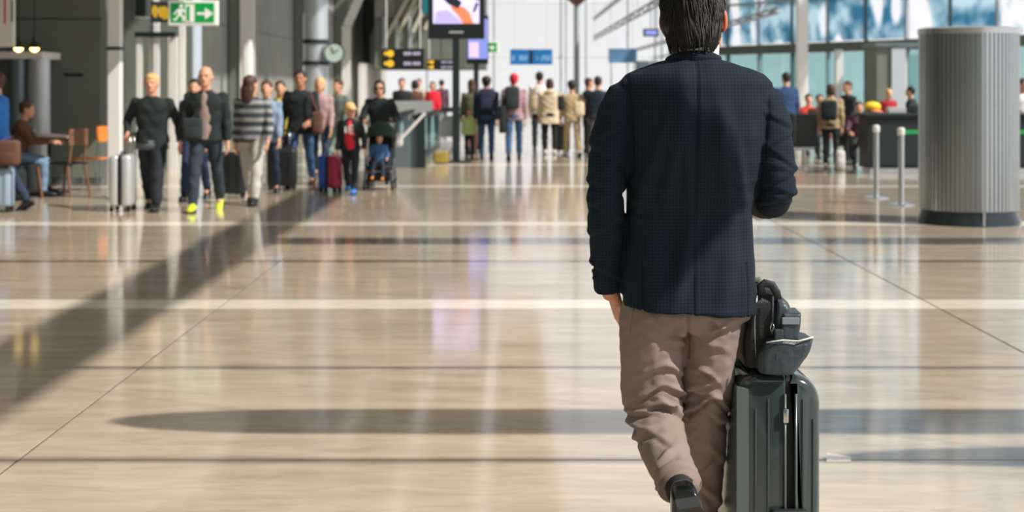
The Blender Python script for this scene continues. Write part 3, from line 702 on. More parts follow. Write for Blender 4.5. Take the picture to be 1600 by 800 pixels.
# people behind and beside the couple
person('person', 'dark-haired person half hidden between the blonde woman and bald man', 303, 20.2, 180, 1.62, F_char, fab('bright_blue_trousers', (34, 52, 84)), F_shoeb, ('short', H_dark), pose=WB, x=PX(305, 20.2))
person('person', 'long-haired woman in striped knit and pale grey trousers', 394, 19.5, 172, 1.66, F_stripe, F_grey, F_shoeb, ('long', H_brown), pose=pz(WA, al=(4, 12, 30, 0), head=(150, 0)), coat=.49, wide=1.12, vox=.013, legw=1.12)
luggage(362, 20.6, .38, .26, .62, M_bshell, 'black suitcase standing behind the striped woman')
person('person', 'light-haired person in a pale blue jacket behind striped woman', 417, 21.2, 180, 1.60, fab('pale_blue_jacket', (128, 150, 176)), F_djean, F_shoeb, ('short', H_brown), pose=WB)
person('person', 'person in a mustard yellow top beside a black suitcase', 438, 23.2, 185, 1.60, F_yel, F_djean, F_shoeb, ('short', H_brown), pose=WA)
person('person', 'tall man in black jacket and blue jeans with shoulder strap', 470, 22.8, 176, 1.76, F_black, F_jean, fab('brown_shoe', (60, 46, 42)), ('short', H_dark), SKIN2, pose=pz(WB, ar=(-4, 12, 20, 0), al=(6, 8, 60, 20)), coat=.47, wide=1.2, flare=1.08, vox=.013, faced=True)
bag_on(497, 22.7, .78, .16, .12, .34, F_brown, 'shoulder_bag', 'brown shoulder bag at the hip of the tall man', dy=-.1, strap=[(.0, 0, .33), (-.06, 0, .5), (-.12, .03, .64)])
luggage(441, 22.2, .42, .26, .6, M_bshell, 'black suitcase at the feet of the mustard-top person', handle=.85)
person('person', 'pale-scarfed woman just behind the tall black-jacketed man', 500, 25, 180, 1.66, F_pink, F_djean, F_shoeb, ('bob', H_blond), pose=WA)
person('person', 'person in grey-green jacket walking behind the red-shirted child', 530, 26.8, 150, 1.64, fab('grey_green_jacket', (112, 124, 118)), fab('sage_trousers', (120, 142, 136)), F_shoew, ('short', H_brown), pose=WB)
luggage(516, 21.6, .22, .30, .53, M_blsh, 'small blue and crimson suitcase beside the child', handle=0, m2=M_rdsh, face=64)
kid = person('person', 'blond child in a bright red shirt and black jacket', 548, 21.4, 176, 1.27, F_black, fab('black_jeans', (30, 40, 48)), F_blue, ('cap', fab('straw_cap', (222, 186, 122))), pose=pz(WA, head=(38, 4), al=dict(to=(-.2, .12, .62)), ar=(0, 8, 14, 0)), wide=1.12, vox=.012, faced=True, shirt=F_red, legw=1.1, sw=1.5)
# white numerals on the red shirt
T = kid['T']
def glyph(mb, segs, x0, z0, w, h, y0, th=.014):
    S = {'a': ((0, h), (w, h)), 'b': ((w, h), (w, h / 2)), 'c': ((w, h / 2), (w, 0)), 'd': ((0, 0), (w, 0)), 'e': ((0, h / 2), (0, 0)), 'f': ((0, h), (0, h / 2)), 'g': ((0, h / 2), (w, h / 2))}
    for s in segs:
        (ax, az), (bx, bz) = S[s]; mb.obox((x0 + ax, y0, z0 + az), (x0 + bx + 1e-4, y0, z0 + bz), .008, th, Vector((0, 1, 0)))
mb = MB(); q = T(0, .078, .685)
glyph(mb, 'bc', .02, q.z, .03, .09, q.y + .016, .024); glyph(mb, 'abcdg', -.055, q.z, .05, .1, q.y + .016, .024)
mb.build('shirt_number', F_white, kid['root'])

mum = person('person', 'dark-haired woman with sunglasses pushing a baby stroller', 594, 23.2, 180, 1.62, F_black, fab('taupe_trousers', (150, 136, 122)), F_shoeb, ('bob', H_dark), pose=pz(WB, lean=8, ar=dict(to=(.2, .34, .98)), al=dict(to=(-.2, .34, .98))), wide=1.08, faced=True, sleeve='long', vox=.013)
HD = mum['HD']
mb = MB(); [mb.ell(HD(s * .03, .088, .006), (.026, .008, .02), n=10, m=6) for s in (-1, 1)]; mb.obox(HD(-.07, .05, .012), HD(.07, .05, .012), .005, .005); mb.build('sunglasses', M_black, mum['root'])

# stroller
st = empty('stroller', (PX(594, 22.3), 22.3, 0), math.radians(180), 'dark green-black baby stroller with bright hood facing the camera', 'stroller')
for (sx, sy) in ((-1, 1), (1, 1), (-1, -1), (1, -1)):
    w_ = MB()
    c = Vector((sx * .2, sy * .27, .075)); w_.tube([c + Vector((-.02, 0, 0)), c + Vector((.02, 0, 0))], .072, n=18); wo = w_.build('wheel', M_rubber, st, smooth='auto')
    MB().tube([c + Vector((-.023, 0, 0)), c + Vector((.023, 0, 0))], .035, n=12).build('hub', M_silver, wo)
for sx in (-1, 1): MB().tube([(sx * .2, .27, .1), (sx * .21, 0, .5), (sx * .21, -.42, .98)], .012, n=8).tube([(sx * .2, -.27, .1), (sx * .21, .05, .5)], .012, n=8).build('frame_tube', M_dark, st)
MB().tube([(-.21, -.42, .98), (.21, -.42, .98)], .016, n=10).build('handlebar', M_rubber, st)
mb = MB(); mb.bbox(-.19, .19, -.12, .2, .27, .345, .03, 2).obox((0, -.12, .34), (0, -.30, .80), .38, .05); mb.build('seat', F_char, st, smooth='auto')
mb = MB(); n = 12; vs = []; fs = []
for i in range(7):
    a = math.radians(20 + i * 22)
    for k in range(n):
        b_ = PI * k / (n - 1); vs.append((.22 * math.cos(b_), -.16 + .27 * math.cos(a) * math.sin(b_) ** .6, .68 + .30 * math.sin(a) * math.sin(b_) ** .6))
for i in range(6):
    for k in range(n - 1): fs.append((i * n + k, i * n + k + 1, (i + 1) * n + k + 1, (i + 1) * n + k))
mb.add(vs, fs); ho = mb.build('hood', mat('deep_green_canopy', (26, 58, 46), rough=.8), st, smooth=True); sm = ho.modifiers.new('t', 'SOLIDIFY'); sm.thickness = .012
MB().tube([(-.2, .2, .3), (.2, .2, .3)], .012, n=8).bbox(-.16, .16, .14, .3, .2, .22, .008).build('foot_rest', M_black, st)
MB().bbox(-.17, .17, -.25, .12, .12, .24, .03).build('basket', F_char, st)
bag_on(621, 22.6, .60, .16, .2, .2, F_grey, 'diaper_bag', 'light grey bag hanging on the right side of the stroller', strap=[(0, 0, .19), (-.06, .1, .33), (-.1, .15, .38)])
baby = person('person', 'baby in blue with orange shoes sitting in stroller', 592, 22.2, 180, .78, fab('baby_blue_denim', (58, 98, 150)), fab('baby_navy', (36, 52, 74)), F_orange, ('short', H_blond), pose=dict(ll=(70, 55), lr=(74, 60), pz=.42, lean=-16, al=(25, 18, 40, 10), ar=(25, 18, 40, 10), flat=True, spread=10), wide=1.2, vox=.011)

# ---- left cafe
person('person', 'person in bright blue top cut by the left picture edge', -2, 18.4, 90, 1.70, F_blue, F_djean, F_shoeb, ('short', H_brown), pose=pz(WA, ar=(18, 6, 30, 0), al=(20, 6, 40, 0)), wide=1.15, x=PX(-2, 18.4), vox=.013)
bag_on(14, 18.2, .56, .26, .14, .3, F_brown, 'shoulder_bag', 'brown bag carried by the blue-topped person at left edge')
luggage(3, 18.3, .26, .22, .53, M_psh, 'pale blue suitcase at the left picture edge')
MB_wood = mat('walnut_wood', (122, 86, 62), rough=.5, var=.15, vscale=8, stretch=(1, 1, 6)); M_ply = mat('orange_plywood', (226, 132, 52), rough=.45, var=.06, vscale=8)
tb = empty('cafe_table', (PX(84, 21.6), 21.4, 0), 0, 'small dark cafe table with white things against grey wall', 'table')
MB().bbox(-.42, .42, -.35, .35, .76, .79, .01).build('table_top', MB_wood, tb)
MB().tube([(0, 0, .02), (0, 0, .76)], .03, n=12).build('pedestal', M_dark, tb); MB().bbox(-.24, .24, -.24, .24, 0, .025, .01).build('base_plate', M_dark, tb)
def tabletop(nm, lb, cat, x, y, fn, m):
    o = fn(MB()).build(nm, m, smooth='auto'); o.location = (tb.location.x + x, tb.location.y + y, .79); tag(o, lb, cat); return o
tabletop('paper_cup', 'small white paper cup on the cafe table', 'cup', -.18, -.2, lambda q: q.lathe([(.03, 0), (.04, .11), (.037, .11), (.03, .02)], n=18), M_white)
tabletop('folded_newspaper', 'crumpled white newspaper lying across the cafe table', 'newspaper', .12, -.16, lambda q: q.add([(-.22, -.1, .002), (.22, -.12, .002), (.24, .1, .002), (-.2, .12, .002), (-.2, -.08, .05), (.2, -.1, .025), (.22, .09, .02), (-.18, .1, .06)], [(3, 2, 1, 0), (4, 5, 6, 7), (0, 1, 5, 4), (1, 2, 6, 5), (2, 3, 7, 6), (3, 0, 4, 7)]), F_white)
tabletop('plate', 'wooden snack plate at the left end of the cafe table', 'plate', -.2, -.02, lambda q: q.lathe([(.06, 0), (.11, .015), (.105, .018), (.06, .006)], n=20), mat('tan_plate', (220, 180, 130)))
def cafe_chair(px, d, face, label, seat_m, leg_m, wood=False):
    o = empty('cafe_chair', (PX(px, d), d, 0), math.radians(face), label, 'chair', 'cafe chairs by the grey wall')
    MB().bbox(-.21, .21, -.2, .2, .44, .465, .012, 2).build('seat', seat_m, o, smooth='auto')
    n = 7; vs = []
    for t in (0, .016):
        for i in range(n):
            a = (i / (n - 1) - .5) * 1.0
            for z in (.70, .92): vs.append((.4 * math.sin(a), -.22 - t + .06 * (1 - math.cos(a * 2)), z))
    fs = [];
    for i in range(n - 1):
        a = 2 * i; fs += [(a, a + 2, a + 3, a + 1), (2 * n + a, 2 * n + a + 1, 2 * n + a + 3, 2 * n + a + 2), (a, a + 1, 0, 0)[:0] or (a, 2 * n + a, 2 * n + a + 2, a + 2), (a + 1, a + 3, 2 * n + a + 3, 2 * n + a + 1)]
    fs += [(0, 1, 2 * n + 1, 2 * n), (2 * n - 2, 4 * n - 2, 4 * n - 1, 2 * n - 1)]
    MB().add(vs, fs).build('backrest', seat_m if not wood else leg_m, o, smooth='auto')
    r = .018 if wood else .009
    for sx in (-1, 1):
        MB().tube([(sx * .17, .16, .44), (sx * .2, .22, 0)], r, n=8).build('leg', leg_m, o)
        MB().tube([(sx * .17, -.16, .44), (sx * .2, -.24, 0)], r, n=8).build('leg', leg_m, o)
        MB().tube([(sx * .15, -.17, .45), (sx * .14, -.22, .88)], r, n=8).build('back_post', leg_m, o)
    return o
cafe_chair(141, 22.15, 78, 'orange plywood chair with thin metal legs against grey wall', M_ply, M_steel)
cafe_chair(104, 20.9, 66, 'walnut chair with a black seat pad in front of table', M_black, MB_wood, True)
cafe_chair(38, 20.7, -70, 'dark wooden chair left of the cafe table', M_black, MB_wood, True)
person('person', 'seated cafe customer in brown top at the left edge of table', 24, 20.75, -80, 1.62, F_brown, fab('faded_jeans', (112, 140, 168)), F_shoeb, ('short', H_brown), pose=dict(ll=(82, 84), lr=(78, 80), lean=12, flat=True, al=(35, 8, 55, 10), ar=(35, 8, 55, 10)), wide=1.1, vox=.014)
bag_on(22, 20.1, 0, .3, .22, .42, F_black, 'backpack', 'black backpack standing on the floor by the dark chair')

# ---- walkway and middle distance
wk = empty('moving_walkway', (PX(660, 28), 28, 0), 0, 'moving walkway with grey side panel and black handrails', 'walkway')
M_side = mat('grey_side_panel', (104, 122, 130), rough=.35, metal=.2)
x0 = PX(612, 28) - PX(660, 28); x1 = PX(664, 28) - PX(660, 28)
MB().add([(x0, 0, 0), (x1, 0, 0), (x1, 0, .95), (x0, 0, .30), (x0, .08, 0), (x1, .08, 0), (x1, .08, .95), (x0, .08, .30)], [(3, 2, 1, 0), (4, 5, 6, 7), (0, 1, 5, 4), (1, 2, 6, 5), (2, 3, 7, 6), (3, 0, 4, 7)]).build('end_panel', M_side, wk)
MB().obox((x0, .02, .34), (x1, .02, .99), .3, .05, Vector((0, 1, 0))).build('sloped_cap', M_white, wk)
MB().box(x1 - .14, x1, -.06, .1, 0, 1.0).build('end_post', M_dark, wk)
for x in (x0, x1 - .06):
    MB().box(x - .02, x + .02, .1, 6, .15, .9).build('glass_balustrade', M_teal, wk)
    MB().box(x - .04, x + .04, .1, 6, .9, .97).build('handrail', M_rubber, wk)
    MB().box(x - .08, x + .08, .1, 6, 0, .16).build('skirt', M_steel, wk)
MB().box(x0 + .08, x1 - .14, .3, 6, .0, .08).build('tread', M_dark, wk)
bl = empty('glass_barrier', (PX(640, 35), 34.5, 0), 0, 'pale glass barrier panel rising above the walkway', 'barrier')
MB().box(-.35, .55, 0, .04, .85, 1.15).build('panel', M_silver, bl); MB().box(-.3, -.25, 0, .04, 0, .85).build('post', M_steel, bl); MB().box(.45, .5, 0, .04, 0, .85).build('post', M_steel, bl)

def trolley(px, d, face, label):
    o = empty('luggage_trolley', (PX(px, d), d, 0), math.radians(face), label, 'trolley', 'luggage trolleys beside the walkway')
    MB().box(-.28, .28, -.4, .4, .16, .2).build('deck', M_silver, o)
    for sx in (-1, 1):
        MB().tube([(sx * .26, -.38, .18), (sx * .26, -.46, .98)], .016, n=8).build('upright', M_steel, o)
        MB().tube([(sx * .24 - .015, -.3, .06), (sx * .24 + .015, -.3, .06)], .06, n=12).build('wheel', M_rubber, o)
    MB().tube([(-.015, .36, .06), (.015, .36, .06)], .06, n=12).build('wheel', M_rubber, o)
    MB().tube([(-.27, -.46, .98), (.27, -.46, .98)], .022, n=8).build('push_bar', M_black, o)
    MB().box(-.26, .26, -.42, -.40, .45, .8).build('basket_panel', M_steel, o); o.scale = (.72, .9, 1)
    return o
trolley(701, 31.6, 3, 'nearest silver luggage trolley between the walkway and screen post')
trolley(703, 33.6, 3, 'middle silver luggage trolley behind the nearest one')
trolley(706, 35.6, 3, 'farthest silver luggage trolley beside the walkway')
for (px, d, m, z, lb) in ((689, 29.4, fab('ochre_nylon', (140, 122, 52)), 0, 'mustard holdall on the floor beside the trolleys'),):
    bag_on(px, d, z, .3, .22, .24, m, 'holdall', lb)

# people along the walkway (seen above it)
for i, (px, d, H, top_, hr, lb) in enumerate(((628, 36, 1.66, F_black, ('short', H_brown), 'black-jacketed person standing beyond the walkway panel'), (648, 37.5, 1.62, F_brown, ('bob', H_dark), 'brown-jacketed person beyond walkway, right of black-jacketed one'),
        (676, 43, 1.6, F_red, ('bob', H_brown), 'person in red far beyond the walkway'), (690, 47, 1.66, F_purple, ('short', H_dark), 'plum-jacketed person near the screen post, far off'), (655, 50, 1.7, F_grey, ('short', H_dark), 'pale-jacketed person far down the hall left of red one'))):
    person('person', lb, px, d, 180 if i % 2 == 0 else 0, H, top_, F_djean, F_shoeb, hr, pose=ST, vox=.022)

# ---- screen on post
tv = empty('display_screen', (PX(713, 30.1), 30.1, 0), 0, 'large black advertising screen on a tall post, hand holding phone', 'screen')
s30 = 30.1 / 2400
def TX(px): return (px - 713) * s30
def TZ(py): return CAM_H - (py - HY) * s30
MB().box(TX(707), TX(718), -.06, .06, 0, TZ(58)).build('post', M_dark, tv); MB().bbox(-.3, .3, -.25, .25, 0, .02, .005).build('base_plate', M_dark, tv)
MB().bbox(TX(669), TX(757), -.08, .08, TZ(61), TZ(-46), .012).build('bezel', M_black, tv)
M_scr = mat('screen_lavender', (206, 200, 244), rough=.3, emit=.75); scr = MB().box(TX(677), TX(749), -.086, -.08, TZ(37), TZ(-38)).build('screen', M_scr, tv)
M_hand = mat('screen_skin', (232, 130, 90), rough=.4, emit=.5); M_ph = mat('screen_phone', (44, 50, 62), rough=.3)
M_lav = mat('screen_shade', (176, 168, 232), rough=.4, emit=.6)
def flat(pts, m, nm, y=-.0875): MB().prism([(TX(a), TZ(b)) for a, b in pts], y, y + .001, 'y').build(nm, m, scr)
flat([(679, 36), (724, 36), (700, 16), (682, 18)], M_lav, 'picture_shade', -.0868)
flat([(704, 8), (712, 6), (719, 10), (726, 12), (734, 20), (740, 37), (724, 37), (714, 22), (707, 16)], M_hand, 'picture_hand')
flat([(694, -10), (699, -14), (722, 4), (716, 14), (700, 6), (693, -2)], M_ph, 'picture_phone', -.0895)
flat([(728, -20), (748, -6), (748, 2), (733, -6)], M_ph, 'picture_dark_bar', -.0895); flat([(744, 4), (748, 6), (742, 20), (739, 18)], M_ph, 'picture_dark_bar', -.0895)
MB().box(TX(702), TX(724), -.083, -.079, TZ(52), TZ(49)).build('badge', M_offw, tv)
# second screen behind
tv2 = empty('display_screen', (PX(743, 36), 36, 0), 0, 'smaller violet screen partly behind the large screen', 'screen')
s36 = 36 / 2400
def bx36(a, b, c, d_, y0, y1, m, nm): return MB().box((a - 743) * s36, (b - 743) * s36, y0, y1, CAM_H - (d_ - HY) * s36, CAM_H - (c - HY) * s36).build(nm, m, tv2)
bx36(729, 763, 24, 100, -.05, .05, M_black, 'bezel'); bx36(731, 762, 30, 92, -.056, -.05, mat('screen_violet', (122, 134, 206), rough=.3, emit=.7), 'screen')
bx36(733, 748, 66, 90, -.06, -.056, mat('screen_pink', (214, 190, 222), rough=.3, emit=.6), 'picture_patch'); bx36(740, 748, 100, 240, -.03, .03, M_dark, 'post')
bx36(734, 754, 239, 232.5, -.2, .2, M_dark, 'base_plate')

# ---- signs
M_green = mat('exit_green', (0, 146, 66), rough=.4, emit=.25); M_sw = mat('sign_white', (236, 240, 236), rough=.4, emit=.1); M_sy = mat('sign_yellow', (246, 196, 50), rough=.4, emit=.3)
def sign_rig(name, px, py, d, label, drop=True):
    v = P(px, py, d); return empty(name, v, 0, label, 'sign'), d / 2400
def sbox(o, s, a, b, c, e, y0, y1, m, nm, bev=0):
    m_ = MB(); (m_.bbox(a * s, b * s, y0, y1, -e * s, -c * s, bev) if bev else m_.box(a * s, b * s, y0, y1, -e * s, -c * s)); return m_.build(nm, m, o)
def spoly(o, s, pts, y, m, nm): return MB().prism([(a * s, -b * s) for a, b in pts], y, y + .002, 'y').build(nm, m, o)
def exit_sign(px0, px1, py0, py1, d, label):
    cx, cy = (px0 + px1) / 2, (py0 + py1) / 2; o, s = sign_rig('exit_sign', cx, cy, d, label); w, h = px1 - px0, py1 - py0
    sbox(o, s, -w / 2, w / 2, -h / 2, h / 2, -.05, .05, M_sw, 'casing', .01)
    g = sbox(o, s, -w / 2 + w * .05, w / 2 - w * .07, -h / 2 + h * .1, h / 2 - h * .12, -.056, -.05, M_green, 'green_panel')
    u = h / 38.0; X0 = -w / 2 + w * .08
    def pl(pts, m=M_sw, nm='running_figure'): spoly(g, s, [(X0 + a * u, -14 * u + b * u) for a, b in pts], -.060, m, nm)
    f = w / h
    pl([(20, 1), (34, 1), (34, 28), (20, 28)], M_sw, 'door_shape')
    spoly(g, s, [(X0 + a * u, -14 * u + b * u) for a, b in [(22, 5), (27, 3), (27, 27), (22, 25)]], -.062, M_green, 'door_gap')
    spoly(g, s, [(X0 + 14 * u + 3 * u * math.cos(t * PI / 5), -10.5 * u + 3 * u * math.sin(t * PI / 5)) for t in range(10)], -.064, M_sw, 'running_head')
    pl([(9, 8), (17, 7), (21, 12), (19, 14), (15.5, 11), (15, 16), (20, 20), (18, 27), (15.5, 26), (16, 21), (11, 18), (7, 25), (2, 26), (2, 23.5), (6, 22), (10, 13), (7, 13), (4, 17), (2, 15.5)])
    pl([(38, 13), (50, 13), (50, 6), (63, 15), (50, 24), (50, 17), (38, 17)], M_sw, 'arrow')
    for dx in (-.3, .3): MB().tube([(dx * w * s, 0, h / 2 * s), (dx * w * s, 0, 11.9 - o.location.z)], .008, n=6).build('hanging_rod', M_frame, o)
    return o, s, g
exg, s_, g_ = exit_sign(264, 341, 1, 40, 21, 'green exit sign with running figure and arrow at upper left')
ylw = empty('direction_sign', P(250, 19, 21.1), 0, 'yellow luggage pictogram sign left of the green exit sign', 'sign')
s = 21.1 / 2400
sbox(ylw, s, -14, 16, -16, 16, -.04, .04, M_char_ := mat('slate_panel', (74, 84, 104), rough=.5), 'panel')
spoly(ylw, s, [(-11, -8), (-7, -11), (-3, -8), (-2, 0), (-4, 9), (-8, 8), (-12, 1)], -.044, M_sy, 'pictogram'); spoly(ylw, s, [(-1, -8), (10, -9), (15, -4), (15, 10), (8, 12), (-1, 6)], -.044, M_sy, 'pictogram')
spoly(ylw, s, [(-2.5, -6), (-.5, -6), (-.5, 1), (-2.5, 1)], -.046, M_sw, 'pictogram_gap')
MB().tube([(0, 0, .14), (0, 0, 9)], .01, n=6).build('hanging_rod', M_frame, ylw)
db = empty('dark_signal_box', P(222, 10, 21.4), 0, 'small dark box hanging left of yellow sign', 'box'); s = 21.4 / 2400
sbox(db, s, -8, 8, -30, 16, -.1, .1, M_dark, 'housing', .01); sbox(db, s, -9, 9, 16, 18, -.11, .11, M_offw, 'lower_rim'); MB().tube([(0, 0, .2), (0, 0, 9)], .012, n=6).build('hanging_rod', M_frame, db)
exit_sign(741, 779, 65, 83, 38, 'small green exit sign beside the violet screen')
M_vi = mat('sign_lilac', (196, 190, 226), rough=.4, emit=.2)
def dirsign(px0, px1, py0, py1, d, label, rows=1):
    cx, cy = (px0 + px1) / 2, (py0 + py1) / 2; o, s = sign_rig('direction_sign', cx, cy, d, label); w, h = px1 - px0, py1 - py0
    g = sbox(o, s, -w / 2, w / 2, -h / 2, h / 2, -.06, .06, M_black, 'panel')
    for r in range(rows):
        zc = -h / 2 + h * (r + .5) / rows; rh = h / rows
        spoly(g, s, [(-w * .30 + rh * .36 * math.cos(t * PI / 6), zc + rh * .36 * math.sin(t * PI / 6)) for t in range(12)], -.064, M_sy, 'pictogram')
        spoly(g, s, [(-w * .46, zc), (-w * .40, zc - rh * .28), (-w * .40, zc - rh * .1), (-w * .33, zc - rh * .1), (-w * .33, zc + rh * .1), (-w * .40, zc + rh * .1), (-w * .40, zc + rh * .28)], -.063, M_sy, 'arrow')
        for q_ in range(6): 
            a = w * (.02 + .062 * q_) + (w * .03 if q_ > 2 else 0); spoly(g, s, [(a, zc - rh * .16), (a + w * .045, zc - rh * .16), (a + w * .045, zc + rh * .16), (a, zc + rh * .16)], -.063, M_vi, 'lettering')
    for dx in (-.4, .4): MB().tube([(dx * w * s, 0, h / 2 * s), (dx * w * s, 0, 11.9 - o.location.z)], .015, n=6).build('hanging_rod', M_white, o)
    return o
dirsign(597, 663, 76, 107, 40, 'wide black two-row direction sign with yellow pictograms', 2)
dirsign(666, 712, 93, 109, 46, 'black two-row direction sign farther off near the screen post', 2)
bs = empty('blue_sign', P(830, 89, 48), 0, 'wide blue direction sign hanging in the bright middle', 'sign'); s = 48 / 2400
g = sbox(bs, s, -33, 33, -12, 12, -.06, .06, mat('sign_blue', (22, 104, 168), rough=.4, emit=.25), 'panel')
M_sb = mat('sign_pale_blue', (150, 200, 232), rough=.4, emit=.3)
for q_, c in enumerate(('adbcef', '', 'abcdg', 'abcdef', 'abged', '', '', 'bc', '', 'abged', 'afgcd', 'abcdef')):
    mb = MB()
    if c: glyph(mb, c, (-30 + q_ * 5.1) * s, -5 * s, 3.4 * s, 6.5 * s, -.064, .02); mb.build('lettering', M_sb, g)
sbox(g, s, -2.5, 2.5, -11, 11, -.066, -.062, M_dark, 'divider')
for dx in (-.5, .5): MB().tube([(dx, 0, .2), (dx, 0, 11.9 - bs.location.z)], .015, n=6).build('hanging_rod', M_white, bs)
bs2 = empty('blue_board', P(973, 87, 56), 0, 'pale blue notice board left of the businessman', 'sign'); s = 56 / 2400
sbox(bs2, s, -22, 22, -11, 11, -.05, .05, mat('board_blue', (92, 142, 186), rough=.5, var=.3, vscale=1.5), 'panel')
for a in (-18, 18): sbox(bs2, s, a - 1, a + 1, 11, 11 + 1.52 * 0 + (P(973, 98, 56).z) / s, -.03, .03, M_frame, 'leg')
ds = empty('dark_monitor', P(1017, 51, 50), 0, 'small dark monitor with violet picture above the notice board', 'screen'); s = 50 / 2400
sbox(ds, s, -12, 12, -6, 6, -.08, .08, M_dark, 'bezel'); sbox(ds, s, -9, 9, -3.5, 3.5, -.086, -.08, mat('screen_violet', (122, 134, 206)), 'screen')
MB().tube([(0, 0, .1), (0, 0, 11.9 - ds.location.z)], .02, n=6).build('hanging_rod', M_frame, ds)
for (px, d, w, h, m_, lb) in ((1004, 54, 20, 2.35, M_side, 'brown-grey cabinet standing left of the businessman head'), (1026, 57, 24, 2.4, M_offw, 'pale rounded kiosk just left of the businessman neck')):
    o = empty('cabinet', (PX(px, d), d, 0), 0, lb, 'cabinet'); w_ = w * d / 2400
    MB().bbox(-w_ / 2, w_ / 2, -.3, .3, 0, h, .05).build('body', m_, o); MB().box(-w_ / 2 + .05, w_ / 2 - .05, -.32, -.3, .4, h - .2).build('door', m_, o)

# ---- far people walking away / standing
M_caps = mat('crimson_cap', (206, 44, 62), rough=.8)
A_ = person('person', 'person in navy coat with a dark backpack walking away', 760, 31.3, 0, 1.70, F_navy, F_jean, F_shoeb, ('puffy', H_dark), pose=WA, coat=.42, wide=1.2, vox=.016)
bag_on(761, 31.3, 1.0, .32, .18, .44, fab('indigo_nylon', (44, 46, 74)), 'backpack', 'indigo backpack on the navy-coated person', dy=-.22)
person('person', 'long-haired person in olive jacket between post and navy coat', 737, 33.5, 10, 1.66, F_olive, F_brown, F_shoeb, ('long', H_brown), pose=WB, wide=1.05, vox=.02)
person('person', 'small child in a pale lime top by the screen post', 733, 31.6, 180, 1.02, F_lime, F_char, F_shoeb, ('bob', H_brown), pose=ST, wide=1.2, vox=.018)
person('person', 'man in crimson cap and pinkish shirt walking away', 803, 30.9, 0, 1.77, F_pink, F_jean, F_shoeb, ('cap', M_caps), pose=WB, wide=1.15, vox=.016)
bag_on(800, 30.9, 1.02, .30, .18, .46, F_char, 'backpack', 'charcoal backpack on the man in the crimson cap', dy=-.21)
bag_on(785, 30.7, .55, .14, .4, .55, F_black, 'holdall', 'long black holdall carried left of the red-capped man', strap=[(0, 0, .54), (.06, 0, .72), (.1, 0, .83)])
person('person', 'man in white shirt with tan bag near centre', 843, 35, 0, 1.80, F_white, F_char, F_shoeb, ('short', H_dark), pose=ST, wide=1.05, vox=.02)
bag_on(833, 34.8, .95, .14, .2, .3, F_tan, 'shoulder_bag', 'tan shoulder bag of the white-shirted man', strap=[(0, 0, .29), (.05, 0, .5)])
person('person', 'woman in cream hooded coat and black leggings', 859, 33.3, 0, 1.64, F_beige, fab('black_leggings', (24, 30, 34)), F_shoew, ('bob', H_brown), pose=pz(ST, ar=(5, 25, 70, 10)), coat=.40, wide=1.25, flare=1.25, hood=True, vox=.016)
luggage(880, 34, .3, .24, .66, M_bshell, 'dark suitcase between the cream coat and beige jacket')
person('person', 'dark-haired person in beige jacket and khaki trousers', 894, 32.4, 10, 1.62, F_tan, F_tan, F_shoew, ('puffy', H_dark), pose=pz(WA, ar=(5, 25, 75, 20)), wide=1.2, vox=.016)
bag_on(904, 32.2, .86, .22, .16, .3, F_beige, 'handbag', 'cream handbag behind the beige-jacketed person', dy=-.2)
bag_on(876, 32.4, .98, .14, .14, .3, F_black, 'handbag', 'small black handbag left of the beige-jacketed person', dy=-.1)
person('person', 'man in navy suit jacket just left of businessman', 934, 32.2, -15, 1.72, F_navy, fab('grey_brown_trousers', (70, 66, 68)), F_shoeb, ('short', H_dark), pose=WB, wide=1.2, vox=.016)
person('person', 'brown-haired person looking sideways behind navy suit man', 918, 34, -70, 1.66, F_char, F_char, F_shoeb, ('short', H_brown), pose=ST, vox=.02)
# ---- right side
person('person', 'man in blue suit seen from behind, beyond black seats', 1229, 31.5, 15, 1.76, fab('suit_blue', (36, 66, 108)), F_char, F_shoeb, ('short', H_dark), pose=ST, wide=1.15, vox=.016)
person('person', 'person with tan jacket and dark backpack by the seats', 1298, 27.6, -12, 1.52, F_tan, F_black, F_shoew, ('bob', H_brown), pose=ST, wide=1.15, vox=.016)
bag_on(1292, 27.6, .88, .28, .16, .36, F_black, 'backpack', 'black backpack on the tan-jacketed person', dy=-.2, face=-12)
person('person', 'brown-haired person facing left beyond the tan jacket', 1326, 29, 120, 1.58, F_char, F_black, F_shoeb, ('short', H_brown), pose=ST, vox=.018)
person('person', 'short person in a plum top sitting behind left end of counter', 1342, 27.9, 170, 1.50, F_purple, F_char, F_shoeb, ('short', H_brown), pose=dict(ll=(82, 84), lr=(78, 80), lean=8, flat=True, al=(30, 12, 50, 20), ar=(30, 12, 50, 20)), wide=1.15, vox=.018)
person('person', 'child in red top far behind the counter', 1388, 33, 190, 1.42, fab('dull_red', (170, 40, 52)), F_char, F_shoeb, ('short', H_blond), pose=ST, vox=.02)
person('person', 'person in black leaning at the counter next to column', 1425, 30, 60, 1.48, F_black, F_black, F_shoeb, ('short', H_dark), pose=ST, wide=1.2, vox=.02)
person('person', 'seated traveller in orange-red jacket behind seats', 1263, 33.5, 180, 1.62, fab('orange_red_jacket', (226, 74, 52)), F_char, F_shoeb, ('short', H_dark), pose=dict(ll=(82, 84), lr=(78, 80), flat=True), wide=1.2, vox=.02)
person('person', 'seated traveller in brown jacket left of tan backpacker', 1280, 32, 180, 1.62, F_brown, F_char, F_shoeb, ('short', H_brown), pose=dict(ll=(82, 84), lr=(78, 80), flat=True), wide=1.15, vox=.02)
person('person', 'person in white shirt right of the ribbed column', 1597, 27, 200, 1.62, F_white, F_navy, F_shoeb, ('short', H_brown), pose=ST, vox=.018)
yh = empty('sun_hat', (PX(1363, 26.4), 26.4, 1.137), 0, 'bright yellow hat with pink brim on left end of black counter', 'hat')
